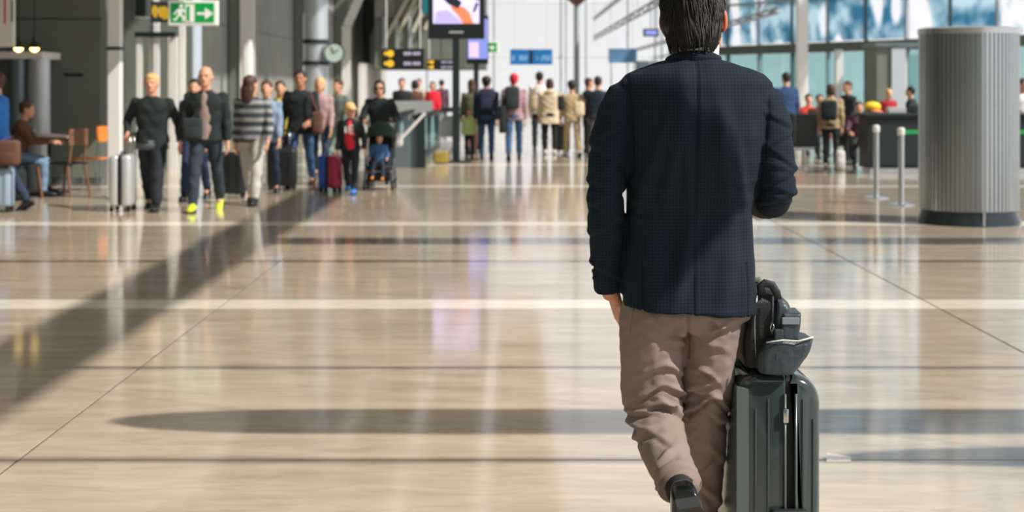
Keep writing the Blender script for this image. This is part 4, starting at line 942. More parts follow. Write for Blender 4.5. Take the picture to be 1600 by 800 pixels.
MB().ell((0, 0, 0), (.15, .13, .09)).build('crown', mat('hat_yellow', (246, 206, 48), rough=.7), yh, smooth=True); MB().ell((.05, -.05, -.08), (.12, .1, .025)).build('brim', mat('hat_pink', (240, 150, 130)), yh, smooth=True)
# seats
def bench(px0, px1, d, n, label):
    o = empty('seat_row', (PX(px0, d), d, 0), 0, label, 'bench'); W = PX(px1, d) - PX(px0, d); w = W / n
    for i in range(n):
        c = (i + .5) * w
        MB().bbox(c - w / 2 + .01, c + w / 2 - .01, .0, .48, .40, .46, .02, 2).build('seat', M_black, o, smooth='auto')
        MB().obox((c, -.02, .40), (c, -.10, 1.0), w - .02, .05).build('backrest', M_black, o)
    MB().box(0, W, .2, .26, .33, .39).build('beam', M_steel, o)
    for i in range(n + 1):
        MB().tube([(i * w, .0, .62), (i * w, .4, .62)], .015, n=6).tube([(i * w, .24, .38), (i * w, .24, .62)], .012, n=6).build('armrest', M_steel, o)
    for x in (w * .5, W - w * .5): MB().tube([(x, .23, .34), (x, .23, .03)], .03, n=8).obox((x, -.08, .02), (x, .52, .02), .06, .04).build('leg', M_steel, o)
    return o
bench(1206, 1276, 27.5, 2, 'row of black airport seats behind the businessman arm')
bench(1180, 1300, 35, 4, 'farther row of black airport seats beyond the blue suit')
bench(1310, 1372, 29.2, 2, 'short row of black seats under and behind the plum-top person')
cn = empty('counter', (PX(1356, 26), 26, 0), 0, 'long black service counter behind the stanchions and column', 'counter'); s = 26 / 2400
MB().box(0, 3.7, 0, .7, .1, .98).build('front_panel', M_black, cn); MB().bbox(-.06, 3.7, -.08, .8, .98, 1.03, .01).build('worktop', M_dark, cn); MB().box(.05, 3.6, .05, .65, 0, .1).build('plinth', M_steel, cn)
for i in range(4): MB().box(.08 + i * .88, .9 + i * .88, -.012, 0, .16, .9).build('panel', M_dark, cn)
for i, (x, w, h) in enumerate(((.55, .3, .1), (.9, .22, .14), (1.1, .34, .08))):
    o = MB().bbox(-w / 2, w / 2, -.1, .1, 0, h, .01).build('desk_box', M_dark if i % 2 else M_silver); o.location = (cn.location.x + x, 26.3, 1.03); tag(o, ('grey box beside the yellow hat on the black counter', 'dark box in middle of the counter top', 'low grey box nearest the column on the counter')[i], 'box')
bag_on(1215, 28.2, 0, .3, .2, .26, F_red, 'holdall', 'red holdall on the floor under the black seats')
bag_on(1313, 27.4, 0, .16, .14, .34, F_white, 'shopping_bag', 'small white bag on the floor beside tan-jacketed person')
# stanchions
def stanchion(px, py, label):
    d = GD(py); o = empty('stanchion', (PX(px, d), d, 0), 0, label, 'stanchion', 'steel queue posts')
    MB().lathe([(.17, 0), (.17, .012), (.05, .035), (.035, .04)], n=28).build('base', M_steel, o, smooth='auto')
    MB().lathe([(.038, .03), (.038, .93)], n=20).build('post', M_steel, o, smooth='auto')
    MB().lathe([(.04, .88), (.046, .89), (.046, .96), (.03, .975)], n=20).build('belt_head', M_white, o, smooth='auto')
    return o
s1 = stanchion(1369, 309, 'left steel queue post in front of the black counter'); s2 = stanchion(1408, 320, 'steel queue post holding the green belt'); s3 = stanchion(1612, 322, 'steel queue post past the right picture edge')
s3.location.x = PX(1618, s3.location.y)
M_belt = mat('green_belt', (24, 158, 82), rough=.6)
blt = MB().box(s2.location.x + .05, s3.location.x - .05, 19.43, 19.434, .895, .945).build('queue_belt', M_belt); tag(blt, 'green fabric queue belt running behind ribbed column', 'belt')
blt.location.y = s2.location.y - 19.432
# ribbed column
dC = 16.9; rC = 76.0 * dC / 2400
rc = empty('ribbed_column', (PX(1513.5, dC), dC, 0), 0, 'large ribbed stainless air column with dark base ring', 'column')
n = 66; vs = []; fs = []; zt = 2.13; zb = .155
for z in (zb, zt - .06):
    for k in range(n * 4):
        a = 2 * PI * (k // 4 + (0.0, .62, .70, .92)[k % 4]) / n; r = rC - (.016 if k % 4 > 1 else 0.0); vs.append((r * math.cos(a), r * math.sin(a), z))
for k in range(4 * n): fs.append((k, (k + 1) % (4 * n), 4 * n + (k + 1) % (4 * n), 4 * n + k))
M_rib = mat('ribbed_stainless', (188, 194, 196), rough=.22, metal=1.0)
MB().add(vs, fs).build('ribbed_drum', M_rib, rc)
MB().lathe([(rC - .03, zb), (rC - .03, zt - .03), (rC + .008, zt - .06), (rC + .012, zt), (rC - .05, zt + .015), (.02, zt + .02)], n=64).build('top_rim', M_steel, rc, smooth='auto')
MB().lathe([(rC - .04, 0), (rC + .02, .0), (rC + .02, .02), (rC - .02, .13), (rC - .02, .155), (rC - .1, .16)], n=64).build('base_ring', mat('dark_base_metal', (70, 80, 84), rough=.25, metal=.8), rc, smooth='auto')
MB().box(-.01, .01, -rC - .022, -rC + .03, .01, .155).build('seam_strip', M_steel, rc)
# litter
lt = MB().add([(-.05, -.03, 0), (.05, -.03, 0), (.06, .03, .004), (-.03, .05, .01), (-.05, -.03, .004), (.05, -.03, .006), (.06, .03, .01), (-.03, .05, .02)], [(3, 2, 1, 0), (4, 5, 6, 7), (0, 1, 5, 4), (1, 2, 6, 5), (2, 3, 7, 6), (3, 0, 4, 7)]).build('paper_scrap', F_white)
lt.location = (PX(1308, GD(720)), GD(720), 0.001); tag(lt, 'white paper scrap on the floor right of the suitcase', 'paper')
# ------------------------------------------------------------------ the businessman
D0 = 4.35
def Q(px, py, dy=0.0):
    v = P(px, py, D0 + dy); return Vector((v.x, v.y - D0, v.z))
def HWd(pxw, dy=0.0): return pxw * (D0 + dy) / FPX
bz = empty('person', (0, D0, 0), 0, 'businessman seen from behind in navy checked jacket and taupe trousers', 'person')
# fabric: fine check
mj = bpy.data.materials.new('navy_check_wool'); mj.use_nodes = True; nt = mj.node_tree; b = nt.nodes['Principled BSDF']; b.inputs['Roughness'].default_value = .85
b.inputs['Specular IOR Level'].default_value = .25
tc = nt.nodes.new('ShaderNodeTexCoord'); sp = nt.nodes.new('ShaderNodeSeparateXYZ'); nt.links.new(tc.outputs['Object'], sp.inputs[0])
def wavy(sock, per):
    m1 = nt.nodes.new('ShaderNodeMath'); m1.operation = 'MULTIPLY'; m1.inputs[1].default_value = 2 * PI / per; nt.links.new(sock, m1.inputs[0])
    m2 = nt.nodes.new('ShaderNodeMath'); m2.operation = 'SINE'; nt.links.new(m1.outputs[0], m2.inputs[0]); return m2
a1 = wavy(sp.outputs[0], .0095); a2 = wavy(sp.outputs[2], .0095)
mm = nt.nodes.new('ShaderNodeMath'); mm.operation = 'MAXIMUM'; nt.links.new(a1.outputs[0], mm.inputs[0]); nt.links.new(a2.outputs[0], mm.inputs[1])
rg = nt.nodes.new('ShaderNodeMapRange'); rg.inputs[1].default_value = .1; rg.inputs[2].default_value = 1.0; nt.links.new(mm.outputs[0], rg.inputs[0])
mx = nt.nodes.new('ShaderNodeMix'); mx.data_type = 'RGBA'; mx.inputs[6].default_value = (*lin((.05, .108, .145)), 1); mx.inputs[7].default_value = (*lin((.09, .145, .21)), 1)
nt.links.new(rg.outputs[0], mx.inputs[0]); nt.links.new(mx.outputs[2], b.inputs['Base Color'])
nn = nt.nodes.new('ShaderNodeTexNoise'); nn.inputs['Scale'].default_value = 300; bp = nt.nodes.new('ShaderNodeBump'); bp.inputs['Strength'].default_value = .12; bp.inputs['Distance'].default_value = .003
nt.links.new(tc.outputs['Object'], nn.inputs[0]); nt.links.new(nn.outputs[0], bp.inputs['Height']); nt.links.new(bp.outputs[0], b.inputs['Normal'])
M_tr = mat('taupe_cotton', (137, 124, 117), rough=.85, var=.05, vscale=12, bump=.12, bscale=220, spec=.25)
SKB = mat('businessman_skin', (210, 148, 124), rough=.5, var=.05, vscale=30)

# --- jacket
J = MB()
tor = [(92, 1046, 1122, .062, .012), (98, 1026, 1142, .078, .012), (106, 1000, 1168, .092, .008), (116, 978, 1194, .104, .004), (130, 966, 1206, .112, 0), (148, 970, 1204, .118, 0), (170, 974, 1200, .124, -.004), (210, 975, 1196, .130, -.006), (250, 977, 1190, .128, -.004),
       (290, 979, 1181, .120, .002), (330, 979, 1176, .114, .006), (370, 977, 1176, .116, .004), (410, 975, 1178, .124, -.002), (450, 974, 1180, .130, -.006), (482, 973, 1182, .133, -.008)]
vs = []; n = 48
for i, (py, l, r, hd, yo) in enumerate(tor):
    c = Q((l + r) / 2, py); hw = HWd(r - l) / 2
    for k in range(n):
        a = 2 * PI * k / n; ca, sa = math.cos(a), math.sin(a); ca = math.copysign(abs(ca) ** .82, ca); sa = math.copysign(abs(sa) ** .82, sa)
        z = c.z
        if i == len(tor) - 1: z += -.013 * ca          # hem a little lower on the right
        if i < 5: z -= 0.0
        vs.append(Vector((c.x + hw * ca, yo + hd * sa, z)))
m_ = len(tor); fs = [(i * n + k, i * n + (k + 1) % n, (i + 1) * n + (k + 1) % n, (i + 1) * n + k) for i in range(m_ - 1) for k in range(n)]
fs += [tuple(range(n)), tuple(range((m_ - 1) * n, m_ * n))[::-1]]
J.add(vs, fs)
# sleeves
Lp = [(996, 142, 0), (976, 154, -.004), (966, 180, -.012), (955, 220, -.022), (949, 262, -.030), (946, 300, -.034), (946, 340, -.024), (948, 390, .0), (950, 430, .022), (953, 452, .034)]
Lr = [.045, .056, .060, .060, .055, .052, .052, .048, .045, .045]
J.tube([Q(*p) for p in Lp], Lr, n=24); J.ell(Q(982, 152, 0), (.046, .07, .048))
Rp = [(1178, 146, 0), (1194, 160, -.004), (1202, 188, -.010), (1208, 230, -.016), (1212, 268, -.018), (1212, 296, -.006), (1206, 312, .05), (1198, 318, .14), (1190, 320, .22)]
Rr = [.045, .055, .059, .058, .056, .056, .054, .047, .042]
J.tube([Q(*p) for p in Rp[:6]], Rr[:6], n=24); J.tube([Q(*p) for p in Rp[5:]], Rr[5:], n=24); J.ell(Q(1212, 296, -.006), .057); J.ell(Q(1188, 156, 0), (.046, .07, .05))
def g1(x, c, w): return np.exp(-((x - c) / w) ** 2)
def zpy(py): return CAM_H - (py - HY) * D0 / FPX
def xpx(px): return (px - HX) * D0 / FPX
def jacket_post(co, no):
    x, y, z = co[:, 0], co[:, 1], co[:, 2]; back = np.clip(-y * 14, 0, 1); inside = ((x > xpx(984)) & (x < xpx(1188))).astype(float)
    d = np.zeros(len(x))
    cx = xpx(1083) + (z - zpy(100)) * .022
    d -= .0035 * g1(x, cx, .004) * back * (z < zpy(96)) ; d += .0018 * g1(x, cx + .008, .005) * back
    tz = np.clip((z - zpy(440)) / (zpy(120) - zpy(440)), 0, 1)
    # soft drapes running down from the shoulder blades
    for (px0, slope, w, amp, za, zb_) in ((1045, .16, .022, .008, 150, 330), (1015, .30, .020, .007, 170, 330), (1120, -.10, .022, .008, 160, 300), (1150, -.18, .018, .006, 190, 380), (1065, -.05, .016, .006, 170, 300), (1010, -.10, .03, .007, 300, 460), (1060, .22, .022, .006, 340, 470), (1130, .10, .03, .006, 330, 470), (1160, .05, .02, .005, 400, 480)):
        zc = (za + zb_) / 2; win = g1(z, zpy(zc), (zpy(za) - zpy(zb_)) * .55)
        d += 1.7 * amp * g1(x, xpx(px0) - slope * (z - zpy(zc)) * -1, w) * win * back * inside
        d -= amp * .7 * g1(x, xpx(px0) + w * 1.5 + slope * (z - zpy(zc)), w) * win * back * inside
    # waist pulls
    for (py, sl, amp) in ((300, .5, .004), (322, .35, .004), (345, .2, .003)):
        d += amp * g1(z, zpy(py) + sl * np.abs(x - cx) * .4, .010) * back * inside * np.clip(np.abs(x - cx) * 8, 0, 1)
    # shoulder seams
    for (pa, pb) in (((978, 120), (986, 260)), ((1198, 132), (1184, 262))):
        t = (zpy(pa[1]) - z) / (zpy(pa[1]) - zpy(pb[1])); xs_ = xpx(pa[0]) + t * (xpx(pb[0]) - xpx(pa[0]))
        d -= .006 * g1(x, xs_, .006) * ((t > -.05) & (t < 1.1)) * back
    # sleeve creases at the elbows
    left = (x < xpx(976)).astype(float); right = (x > xpx(1186)).astype(float)
    for k_, (py, sl) in enumerate(((205, .6), (236, -.5), (262, .7), (286, -.3), (305, .5), (326, -.6), (350, .4), (392, .8), (420, -.5))):
        d += .0032 * g1(z, zpy(py) + sl * (x - xpx(945)), .011) * left - .003 * g1(z, zpy(py + 9) + sl * (x - xpx(945)), .009) * left
    for k_, (py, sl) in enumerate(((185, -.5), (215, .5), (240, -.7), (258, -.2), (276, .4), (292, -.3), (308, .3))):
        d += .0032 * g1(z, zpy(py) + sl * (x - xpx(1212)), .010) * right - .003 * g1(z, zpy(py + 8) + sl * (x - xpx(1212)), .006) * right
    # hem and side vents
    d += .002 * g1(z, zpy(478), .004) * inside
    for px in (1000, 1158): d -= .006 * g1(x, xpx(px), .003) * back * (z < zpy(405))
    d += .0012 * np.sin(x * 61 + z * 23) * np.sin(z * 47 - x * 31)
    return co + no * d[:, None]
jk = fuse(J, 'jacket', mj, bz, .0052, 5, jacket_post)
# collar roll of the jacket
C_ = MB(); vs = []; n = 36
prof = [(.0, .000, .0), (.006, .012, .004), (.004, .030, .006), (-.003, .034, .002), (-.010, .026, -.004), (-.012, -.01, -.006)]
for (ro, zo, _) in prof:
    for k in range(n):
        a = 2 * PI * k / n; sa = math.sin(a); lift = .5 + .5 * (-sa)
        vs.append(Vector((xpx(1084) + (.076 + ro) * math.cos(a), .010 + (.066 + ro) * sa, zpy(98) + zo * (.35 + .65 * lift) - .02 * (1 - lift))))
m_ = len(prof); C_.add(vs, [(i * n + k, i * n + (k + 1) % n, (i + 1) * n + (k + 1) % n, (i + 1) * n + k) for i in range(m_ - 1) for k in range(n)])
C_.build('jacket_collar', mj, bz, smooth=True)
S_ = MB(); vs = []
prof = [(-.010, -.02), (-.006, .036), (-.010, .040), (-.016, .034), (-.016, -.02)]
for (ro, zo) in prof:
    for k in range(n):
        a = 2 * PI * k / n; vs.append(Vector((xpx(1085) + (.078 + ro) * math.cos(a), .010 + (.069 + ro) * math.sin(a), zpy(93) + zo + (.006 * math.cos(a) if zo > 0 else 0))))
S_.add(vs, [(i * n + k, i * n + (k + 1) % n, (i + 1) * n + (k + 1) % n, (i + 1) * n + k) for i in range(4) for k in range(n)])
S_.build('shirt_collar', F_white, bz, smooth=True)
# cuff buttons, shirt cuffs
el, wr_ = Q(*Lp[-2]), Q(*Lp[-1])
MB().tube([Q(951, 436, .026), Q(953, 453, .034)], [.036, .036], n=20).build('shirt_cuff', F_white, bz, smooth=True)
MB().tube([Q(1191, 322, .20), Q(1187, 327, .262)], [.037, .034], n=20).build('shirt_cuff', F_white, bz, smooth=True)
mb = MB()
for k in range(3): mb.ell(Q(925 + k * 1.0, 412 + k * 11, -.02 + k * .008), (.003, .006, .006), n=8, m=6)
mb.build('cuff_buttons', M_black, bz, smooth=True)

# --- trousers
Tz = MB()
Tz.tube([Q(1076, 430), Q(1076, 460), Q(1074, 490), Q(1073, 515)], [(.165, .10), (.175, .112), (.18, .116), (.12, .09)], n=32, power=2.3)
LL = [(1024, 462, 0, 50, .10), (1021, 500, 0, 54, .105), (1018, 550, .004, 50, .095), (1018, 595, .016, 45, .083), (1021, 640, .018, 42.5, .073), (1029, 672, -.02, 41, .068), (1038, 702, -.085, 38.5, .062), (1049, 730, -.16, 36, .057), (1061, 757, -.235, 34, .054)]
RL = [(1114, 462, 0, 47, .10), (1112, 500, .004, 46, .103), (1107, 550, .03, 43.5, .095), (1102, 600, .06, 40, .084), (1100, 650, .10, 37, .074), (1099, 700, .135, 35.5, .066), (1097, 760, .19, 32, .06), (1092, 810, .23, 30, .056), (1088, 862, .27, 30, .056)]
for S in (LL, RL):
    pts = [Q(a, b_, c) for a, b_, c, w, h in S]
    Tz.tube(pts, [(HWd(w, c), h) for a, b_, c, w, h in S], n=28)
def trouser_post(co, no):
    x, y, z = co[:, 0], co[:, 1], co[:, 2]; d = np.zeros(len(x)); px = HX + x * FPX / (D0 + y)
    py = HY + (CAM_H - z) * FPX / (D0 + y); split = 1072 + np.clip((py - 640) / 100, 0, 1) * 12
    left = (px < split).astype(float); right = 1 - left; lc = np.interp(py, [s[1] for s in LL], [s[0] for s in LL]); rcx = np.interp(py, [s[1] for s in RL], [s[0] for s in RL])
    ul = (px - lc) / 45.0; ur = (px - rcx) / 40.0
    rs = np.random.RandomState(4)
    for (c, a, cur, w, amp) in ((502, 14, 4, 5, .006), (522, 22, -6, 5, .005), (575, -14, 16, 5, .010), (592, 10, 14, 4.5, .009), (607, -16, 10, 4.5, .010), (620, 18, 8, 4, .009), (633, -10, 12, 4.5, .010), (646, 12, 6, 4, .007), (662, -18, 8, 5, .007), (684, 22, -6, 6, .006), (712, -24, 6, 6, .006), (735, 20, 10, 6, .006), (748, -16, 4, 5, .005)):
        e = py - (c + a * ul + cur * ul ** 2 * 1.2 + 3 * np.sin(px * .11 + c)); d += left * amp * 1.9 * np.exp(-((ul - (rs.rand() * 1.6 - .8)) / (.45 + .5 * rs.rand())) ** 2) * (np.exp(-(e / w) ** 2) - .8 * np.exp(-((e - w * 1.7) / w) ** 2)) * (.65 + .35 * np.sin(px * .09 + c * .7))
    for (c, a, cur, w, amp) in ((500, 18, 4, 5, .006), (515, -14, 8, 5, .007), (535, 20, 0, 6, .005), (582, 22, 10, 5, .010), (598, -10, 14, 4.5, .010), (612, 16, 10, 4.5, .010), (625, -14, 8, 4.5, .010), (640, 12, 10, 5, .008), (664, -20, 6, 6, .006), (694, 24, 4, 7, .006), (725, -20, 6, 7, .005), (760, 18, 4, 7, .005), (800, -18, 4, 7, .005), (830, 16, 6, 5, .007), (846, -14, 6, 5, .007)):
        e = py - (c + a * ur + cur * ur ** 2 * 1.2 + 3 * np.sin(px * .12 + c)); d += right * amp * 1.9 * np.exp(-((ur - (rs.rand() * 1.6 - .8)) / (.45 + .5 * rs.rand())) ** 2) * (np.exp(-(e / w) ** 2) - .8 * np.exp(-((e - w * 1.7) / w) ** 2)) * (.65 + .35 * np.sin(px * .1 + c * .7))
    # knee-back bunching pushes outward, leg gap stays
    d += left * .010 * np.exp(-((py - 612) / 30) ** 2) * np.clip(np.abs(ul), 0, 1) + right * .008 * np.exp(-((py - 605) / 28) ** 2) * np.clip(np.abs(ur), 0, 1)
    d += .0012 * np.sin(px * .21 + py * .13) * np.sin(py * .17 - px * .07)
    d -= .006 * np.exp(-((px - (1074 + (py - 486) * .0)) / 2.5) ** 2) * (py < 560) * (y < 0)
    return co + no * d[:, None]
tr_ = fuse(Tz, 'trousers', M_tr, bz, .0050, 4, trouser_post)
for (S, dirv) in ((LL, None), (RL, None)):
    a_, b_ = Q(*S[-2][:3]), Q(*S[-1][:3]); dd = (b_ - a_).normalized(); r1 = (HWd(S[-1][3], S[-1][2]) + .003, S[-1][4] + .003)
    m_ = MB(); m_.tube([b_ - dd * .03, b_ + dd * .006, b_ + dd * .008, b_ + dd * .004, b_ - dd * .05], [r1, r1, (r1[0] - .003, r1[1] - .003), (r1[0] - .006, r1[1] - .006), (r1[0] - .007, r1[1] - .007)], n=32, cap=False)
    m_.build('trouser_hem', M_tr, bz, smooth=True)
pk = MB().obox(Q(990, 484, -.116), Q(985, 520, -.105), .004, .01); pk.build('pocket_seam', mat('seam_shadow', (96, 84, 78)), bz)

# --- shoes
def shoe(ank, fwd, up, k=1.0):
    fwd = fwd.normalized(); up = (up - fwd * up.dot(fwd)).normalized(); sd = fwd.cross(up); o_ = None
    m = MB(); pr = [(-.085, .022, .012, .030), (-.078, .032, -.004, .062), (-.055, .036, -.01, .088), (-.02, .037, -.01, .098), (.03, .039, -.01, .085), (.08, .045, -.01, .062), (.13, .047, -.01, .05), (.17, .040, -.01, .042), (.195, .022, -.006, .03)]
    vs = []; n = 24
    for (f_, w_, z0_, z1_) in pr:
        for kk in range(n):
            a = 2 * PI * kk / n; ca, sa = math.cos(a), math.sin(a)
            z = z0_ + (z1_ - z0_) * max(0, (sa + .25) / 1.25) ** .8 if sa > -.25 else z0_
            vs.append(ank + fwd * f_ + sd * (w_ * math.copysign(abs(ca) ** .75, ca)) + up * (z - .085))
    fs = [(i * n + kk, i * n + (kk + 1) % n, (i + 1) * n + (kk + 1) % n, (i + 1) * n + kk) for i in range(len(pr) - 1) for kk in range(n)] + [tuple(range(n)), tuple(range((len(pr) - 1) * n, len(pr) * n))]
    m.add(vs, fs); s = m.build('shoe', mat('black_leather', (16, 20, 22), rough=.22, coat=.3), bz, smooth=True)
    def slab(f0, f1, w0, z0_, z1_, nm):
        out_ = []; seq = [(-.09, .03), (-.07, .037), (-.02, .038), (.03, .040), (.08, .047), (.13, .049), (.17, .042), (.2, .024)]
        seq = [q for q in seq if f0 <= q[0] <= f1]
        ring = [(f_, -w_) for f_, w_ in seq] + [(f_, w_) for f_, w_ in seq[::-1]]; nn_ = len(ring)
        v2 = [ank + fwd * f_ + sd * w_ + up * (z - .085) for z in (z0_, z1_) for f_, w_ in ring]
        MB().add(v2, [tuple(range(nn_)), tuple(range(nn_, 2 * nn_))] + [(i, (i + 1) % nn_, nn_ + (i + 1) % nn_, nn_ + i) for i in range(nn_)]).build(nm, mat('grey_sole', (44, 48, 48), rough=.6), s)
    slab(-.1, .3, 0, -.018, -.008, 'sole'); slab(-.1, .0, 0, -.042, -.018, 'heel')
    return s
shoe(Q(1064, 772, -.27), Vector((.10, .55, -.83)), Vector((-.1, .83, .55)))
MB().tube([Q(1056, 745, -.20), Q(1064, 772, -.268), Q(1068, 782, -.26)], [(.042, .045), (.037, .04), (.034, .04)], n=20).build('sock', F_black, bz, smooth=True)
shoe(Vector((Q(1086, 880, .29).x, .30, .129)), Vector((.02, 1, -.0)), Vector((0, 0, 1)))

# --- head, neck, hand: one skin body
Bd = MB(); HC = Vector((xpx(1087), .02, zpy(29)))
RH = Matrix.Rotation(math.radians(-24), 3, 'Z')
def HDb(x, y, z): return HC + RH @ Vector((x, y, z))
Bd.ell(HDb(0, -.012, .03), (.076, .096, .092), n=28, m=18, rot=RH); Bd.ell(HDb(0, .03, -.05), (.055, .060, .064), n=24, m=14, rot=RH); Bd.ell(HDb(0, .02, -.01), (.068, .07, .075), n=24, m=14, rot=RH)
Bd.ell(HDb(0, -.03, -.03), (.066, .06, .06), n=24, m=14, rot=RH)
Bd.tube([HDb(0, .078, .012), HDb(0, .104, -.022), HDb(0, .085, -.03)], [.008, .014, .012], n=8); Bd.ell(HDb(0, .075, -.082), (.026, .018, .018)); Bd.ell(HDb(0, .07, .03), (.05, .02, .012))
for s in (-1, 1): Bd.ell(HDb(s * .05, .055, -.02), (.02, .02, .018)); Bd.ell(HDb(s * .058, .02, -.06), (.014, .03, .03))
Bd.tube([Vector((xpx(1084), 0, zpy(150))), Vector((xpx(1084), .005, zpy(100))), HDb(0, -.012, -.055), HDb(0, -.008, -.02)], [(.07, .06), (.056, .052), (.054, .054), (.05, .052)], n=24)
# thin core and limbs inside the clothes keep the body in one piece
Bd.tube([Q(1076, 500), Q(1078, 400), Q(1080, 250), Q(1083, 130)], [(.12, .07), (.11, .07), (.13, .08), (.10, .06)], n=16)
def thin(pts, r): Bd.tube(pts, r, n=12)
thin([Q(1000, 135)] + [Q(*p) for p in Lp[1:]] + [Q(956, 462, .044)], [.035] * 8 + [.03, .028, .026]); thin([Q(1180, 140)] + [Q(*p) for p in Rp[1:6]], .034); thin([Q(*p) for p in Rp[5:]] + [Q(1187, 328, .27)], [.034, .034, .03, .026, .025])
for S in (LL, RL): thin([Q(a, b_, c) for a, b_, c, w, h in S] , [h * .6 for a, b_, c, w, h in S])
thin([Q(*LL[-1][:3]), Q(1064, 772, -.27)], .03); thin([Q(*RL[-1][:3]), Vector((Q(1086, 880, .29).x, .29, .12))], .03)
# left hand slipping into the trouser pocket
hand(Bd, Q(958, 458, .045), Vector((.30, .12, -1)), Vector((1, .25, 0)), -1, .35, 1.0)
# right hand held forward, half closed
hand(Bd, Q(1184, 318, .27), Vector((-.2, 1, .3)), Vector((-.9, 0, .1)), 1, .9, 1.0)
fuse(Bd, 'body', SKB, bz, .0042, 3)
for s in (-1, 1):
    m = MB(); c = HDb(s * .080, -.004, -.008); rr_ = RH @ Matrix.Rotation(s * .35, 3, 'Z')
    m.tube([c + rr_ @ Vector((s * .004, .012 * math.cos(t) - .006, .030 * math.sin(t) * (1 if math.sin(t) > 0 else .9))) + rr_ @ Vector((s * .006 * abs(math.cos(t)), 0, 0)) for t in [2 * PI * k / 16 for k in range(17)]], [.0055] * 17, n=8)
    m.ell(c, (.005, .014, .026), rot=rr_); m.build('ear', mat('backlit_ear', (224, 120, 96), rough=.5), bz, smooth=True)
for s in (-1, 1): MB().ell(HDb(s * .029, .082, .008), (.011, .008, .006), n=10, m=6, rot=RH).build('eye', M_eye, bz, smooth=True)
MB().ell(HDb(0, .092, -.052), (.02, .008, .007), n=8, m=6, rot=RH).build('mouth', M_lip, bz, smooth=True)
# hair: a shaped cap with several hundred clumped locks
M_hair = mat('greying_dark_hair', (17, 20, 22), rough=.42, var=.4, vscale=30, spec=.35)
Hm = MB(); Hm.ell(HDb(0, -.018, .04), (.087, .102, .094), n=28, m=18, rot=RH); Hm.ell(HDb(0, -.05, -.01), (.076, .062, .074), n=24, m=14, rot=RH); Hm.ell(HDb(-.066, .004, -.004), (.038, .05, .060), rot=RH); Hm.ell(HDb(0, -.054, -.05), (.058, .036, .046), n=20, m=12, rot=RH)
cap = fuse(Hm, 'hair', M_hair, bz, .005, 3)
rs = random.Random(11); Lk = MB()
def surf(az, t):
    """point on the hair shell: az around, t 0 crown .. 1 nape"""
    z = .135 - t * .222; r = 1.0
    yy = math.sin(az); xx = math.cos(az)
    w = math.sqrt(max(0, 1 - ((z - .035) / .1) ** 2)) if z > .035 else 1 - max(0, (.035 - z)) * 2.2
    return HDb(.088 * w * xx, -.020 + .100 * w * yy - (.0 if z > 0 else 0), z)
for i in range(1500):
    az = rs.uniform(-PI * 1.12, PI * .12); t0 = rs.random() ** .8 * .85; ln = rs.uniform(.16, .34); sw = rs.uniform(-.22, .22) + .12 * math.sin(az * 5 + t0 * 6)
    pts = []; rad = []
    for j in range(6):
        u = j / 5; p = surf(az + sw * u * ln * 3, min(t0 + ln * u, 1.06)); o = (p - HDb(0, -.02, .03)).normalized()
        pts.append(p + o * (.001 + .006 * math.sin(u * PI) * rs.uniform(.4, 1.2) - .003 * u)); rad.append(.0026 * (1 - u * .75) * rs.uniform(.8, 1.2))
    Lk.tube(pts, rad, n=3, cap=False)
Lk.build('hair_locks', [M_hair], bz, smooth=True)
Lg = MB()
for i in range(160):
    az = rs.uniform(-PI * .5, PI * .08); t0 = rs.uniform(.2, .75); ln = rs.uniform(.14, .26)
    pts = []; rad = []
    for j in range(5):
        u = j / 4; p = surf(az + .1 * u, min(t0 + ln * u, 1.04)); o = (p - HDb(0, -.02, .03)).normalized(); pts.append(p + o * (.004 + .005 * math.sin(u * PI))); rad.append(.0018 * (1 - u * .7))
    Lg.tube(pts, rad, n=3, cap=False)
Lg.build('grey_locks', mat('grey_hair', (84, 82, 80), rough=.4), bz, smooth=True)

# unseen cloth added beside the businessman, outline cut to the shade on his back
sl = empty('added_shade_cloth', (0, 0, 0), 0, 'off-white cloth added above and right of the businessman to shade his back', 'banner'); tt = 2.5; sy = D0 - .13
poly = [((a - HX) * sy / FPX + sun_dir.x * tt, CAM_H - (b_ - HY) * sy / FPX + sun_dir.z * tt) for a, b_ in ((880, 40), (1052, 84), (1096, 190), (1196, 290), (1010, 500), (880, 500))]
MB().prism(poly, sy + sun_dir.y * tt, sy + sun_dir.y * tt + .012, 'y').build('shade_cutout', F_white, sl)
for k_ in (0, 1): MB().tube([(poly[k_][0], sy + sun_dir.y * tt, poly[k_][1]), (poly[k_][0], sy + sun_dir.y * tt, 11.9)], .006, n=6).build('wire', M_dark, sl)
# ------------------------------------------------------------------ the businessman's suitcase
sc0 = Vector((PX(1213.5, 4.31) + .006, 4.30, 0)); bs_ = empty('suitcase', sc0, 0, 'large dark glossy hardshell suitcase standing beside the businessman', 'suitcase')
ks = 4.31 / 2400
def sx(px): return (px - 1213.5) * ks
def sz(py): return CAM_H - (py - HY) * ks
M_sh = mat('dark_green_polycarbonate', (44, 58, 58), rough=.14, spec=.6, coat=.6, var=.04, vscale=40)
M_sh2 = mat('light_grey_back_shell', (92, 106, 104), rough=.25, metal=.3)
ZB, ZT = .055, sz(586)
def rounded(x0, x1, z0, z1, rl, rr, n=8):
    pts = []
    for (cx, cz, r, a0) in ((x1 - rr, z1 - rr, rr, 0), (x0 + rl, z1 - rl, rl, 90), (x0 + rl * .6, z0 + rl * .6, rl * .6, 180), (x1 - rr * .6, z0 + rr * .6, rr * .6, 270)):
        for k in range(n + 1):
            a = math.radians(a0 + 90 * k / n); pts.append((cx + r * math.cos(a), cz + r * math.sin(a)))
    return pts
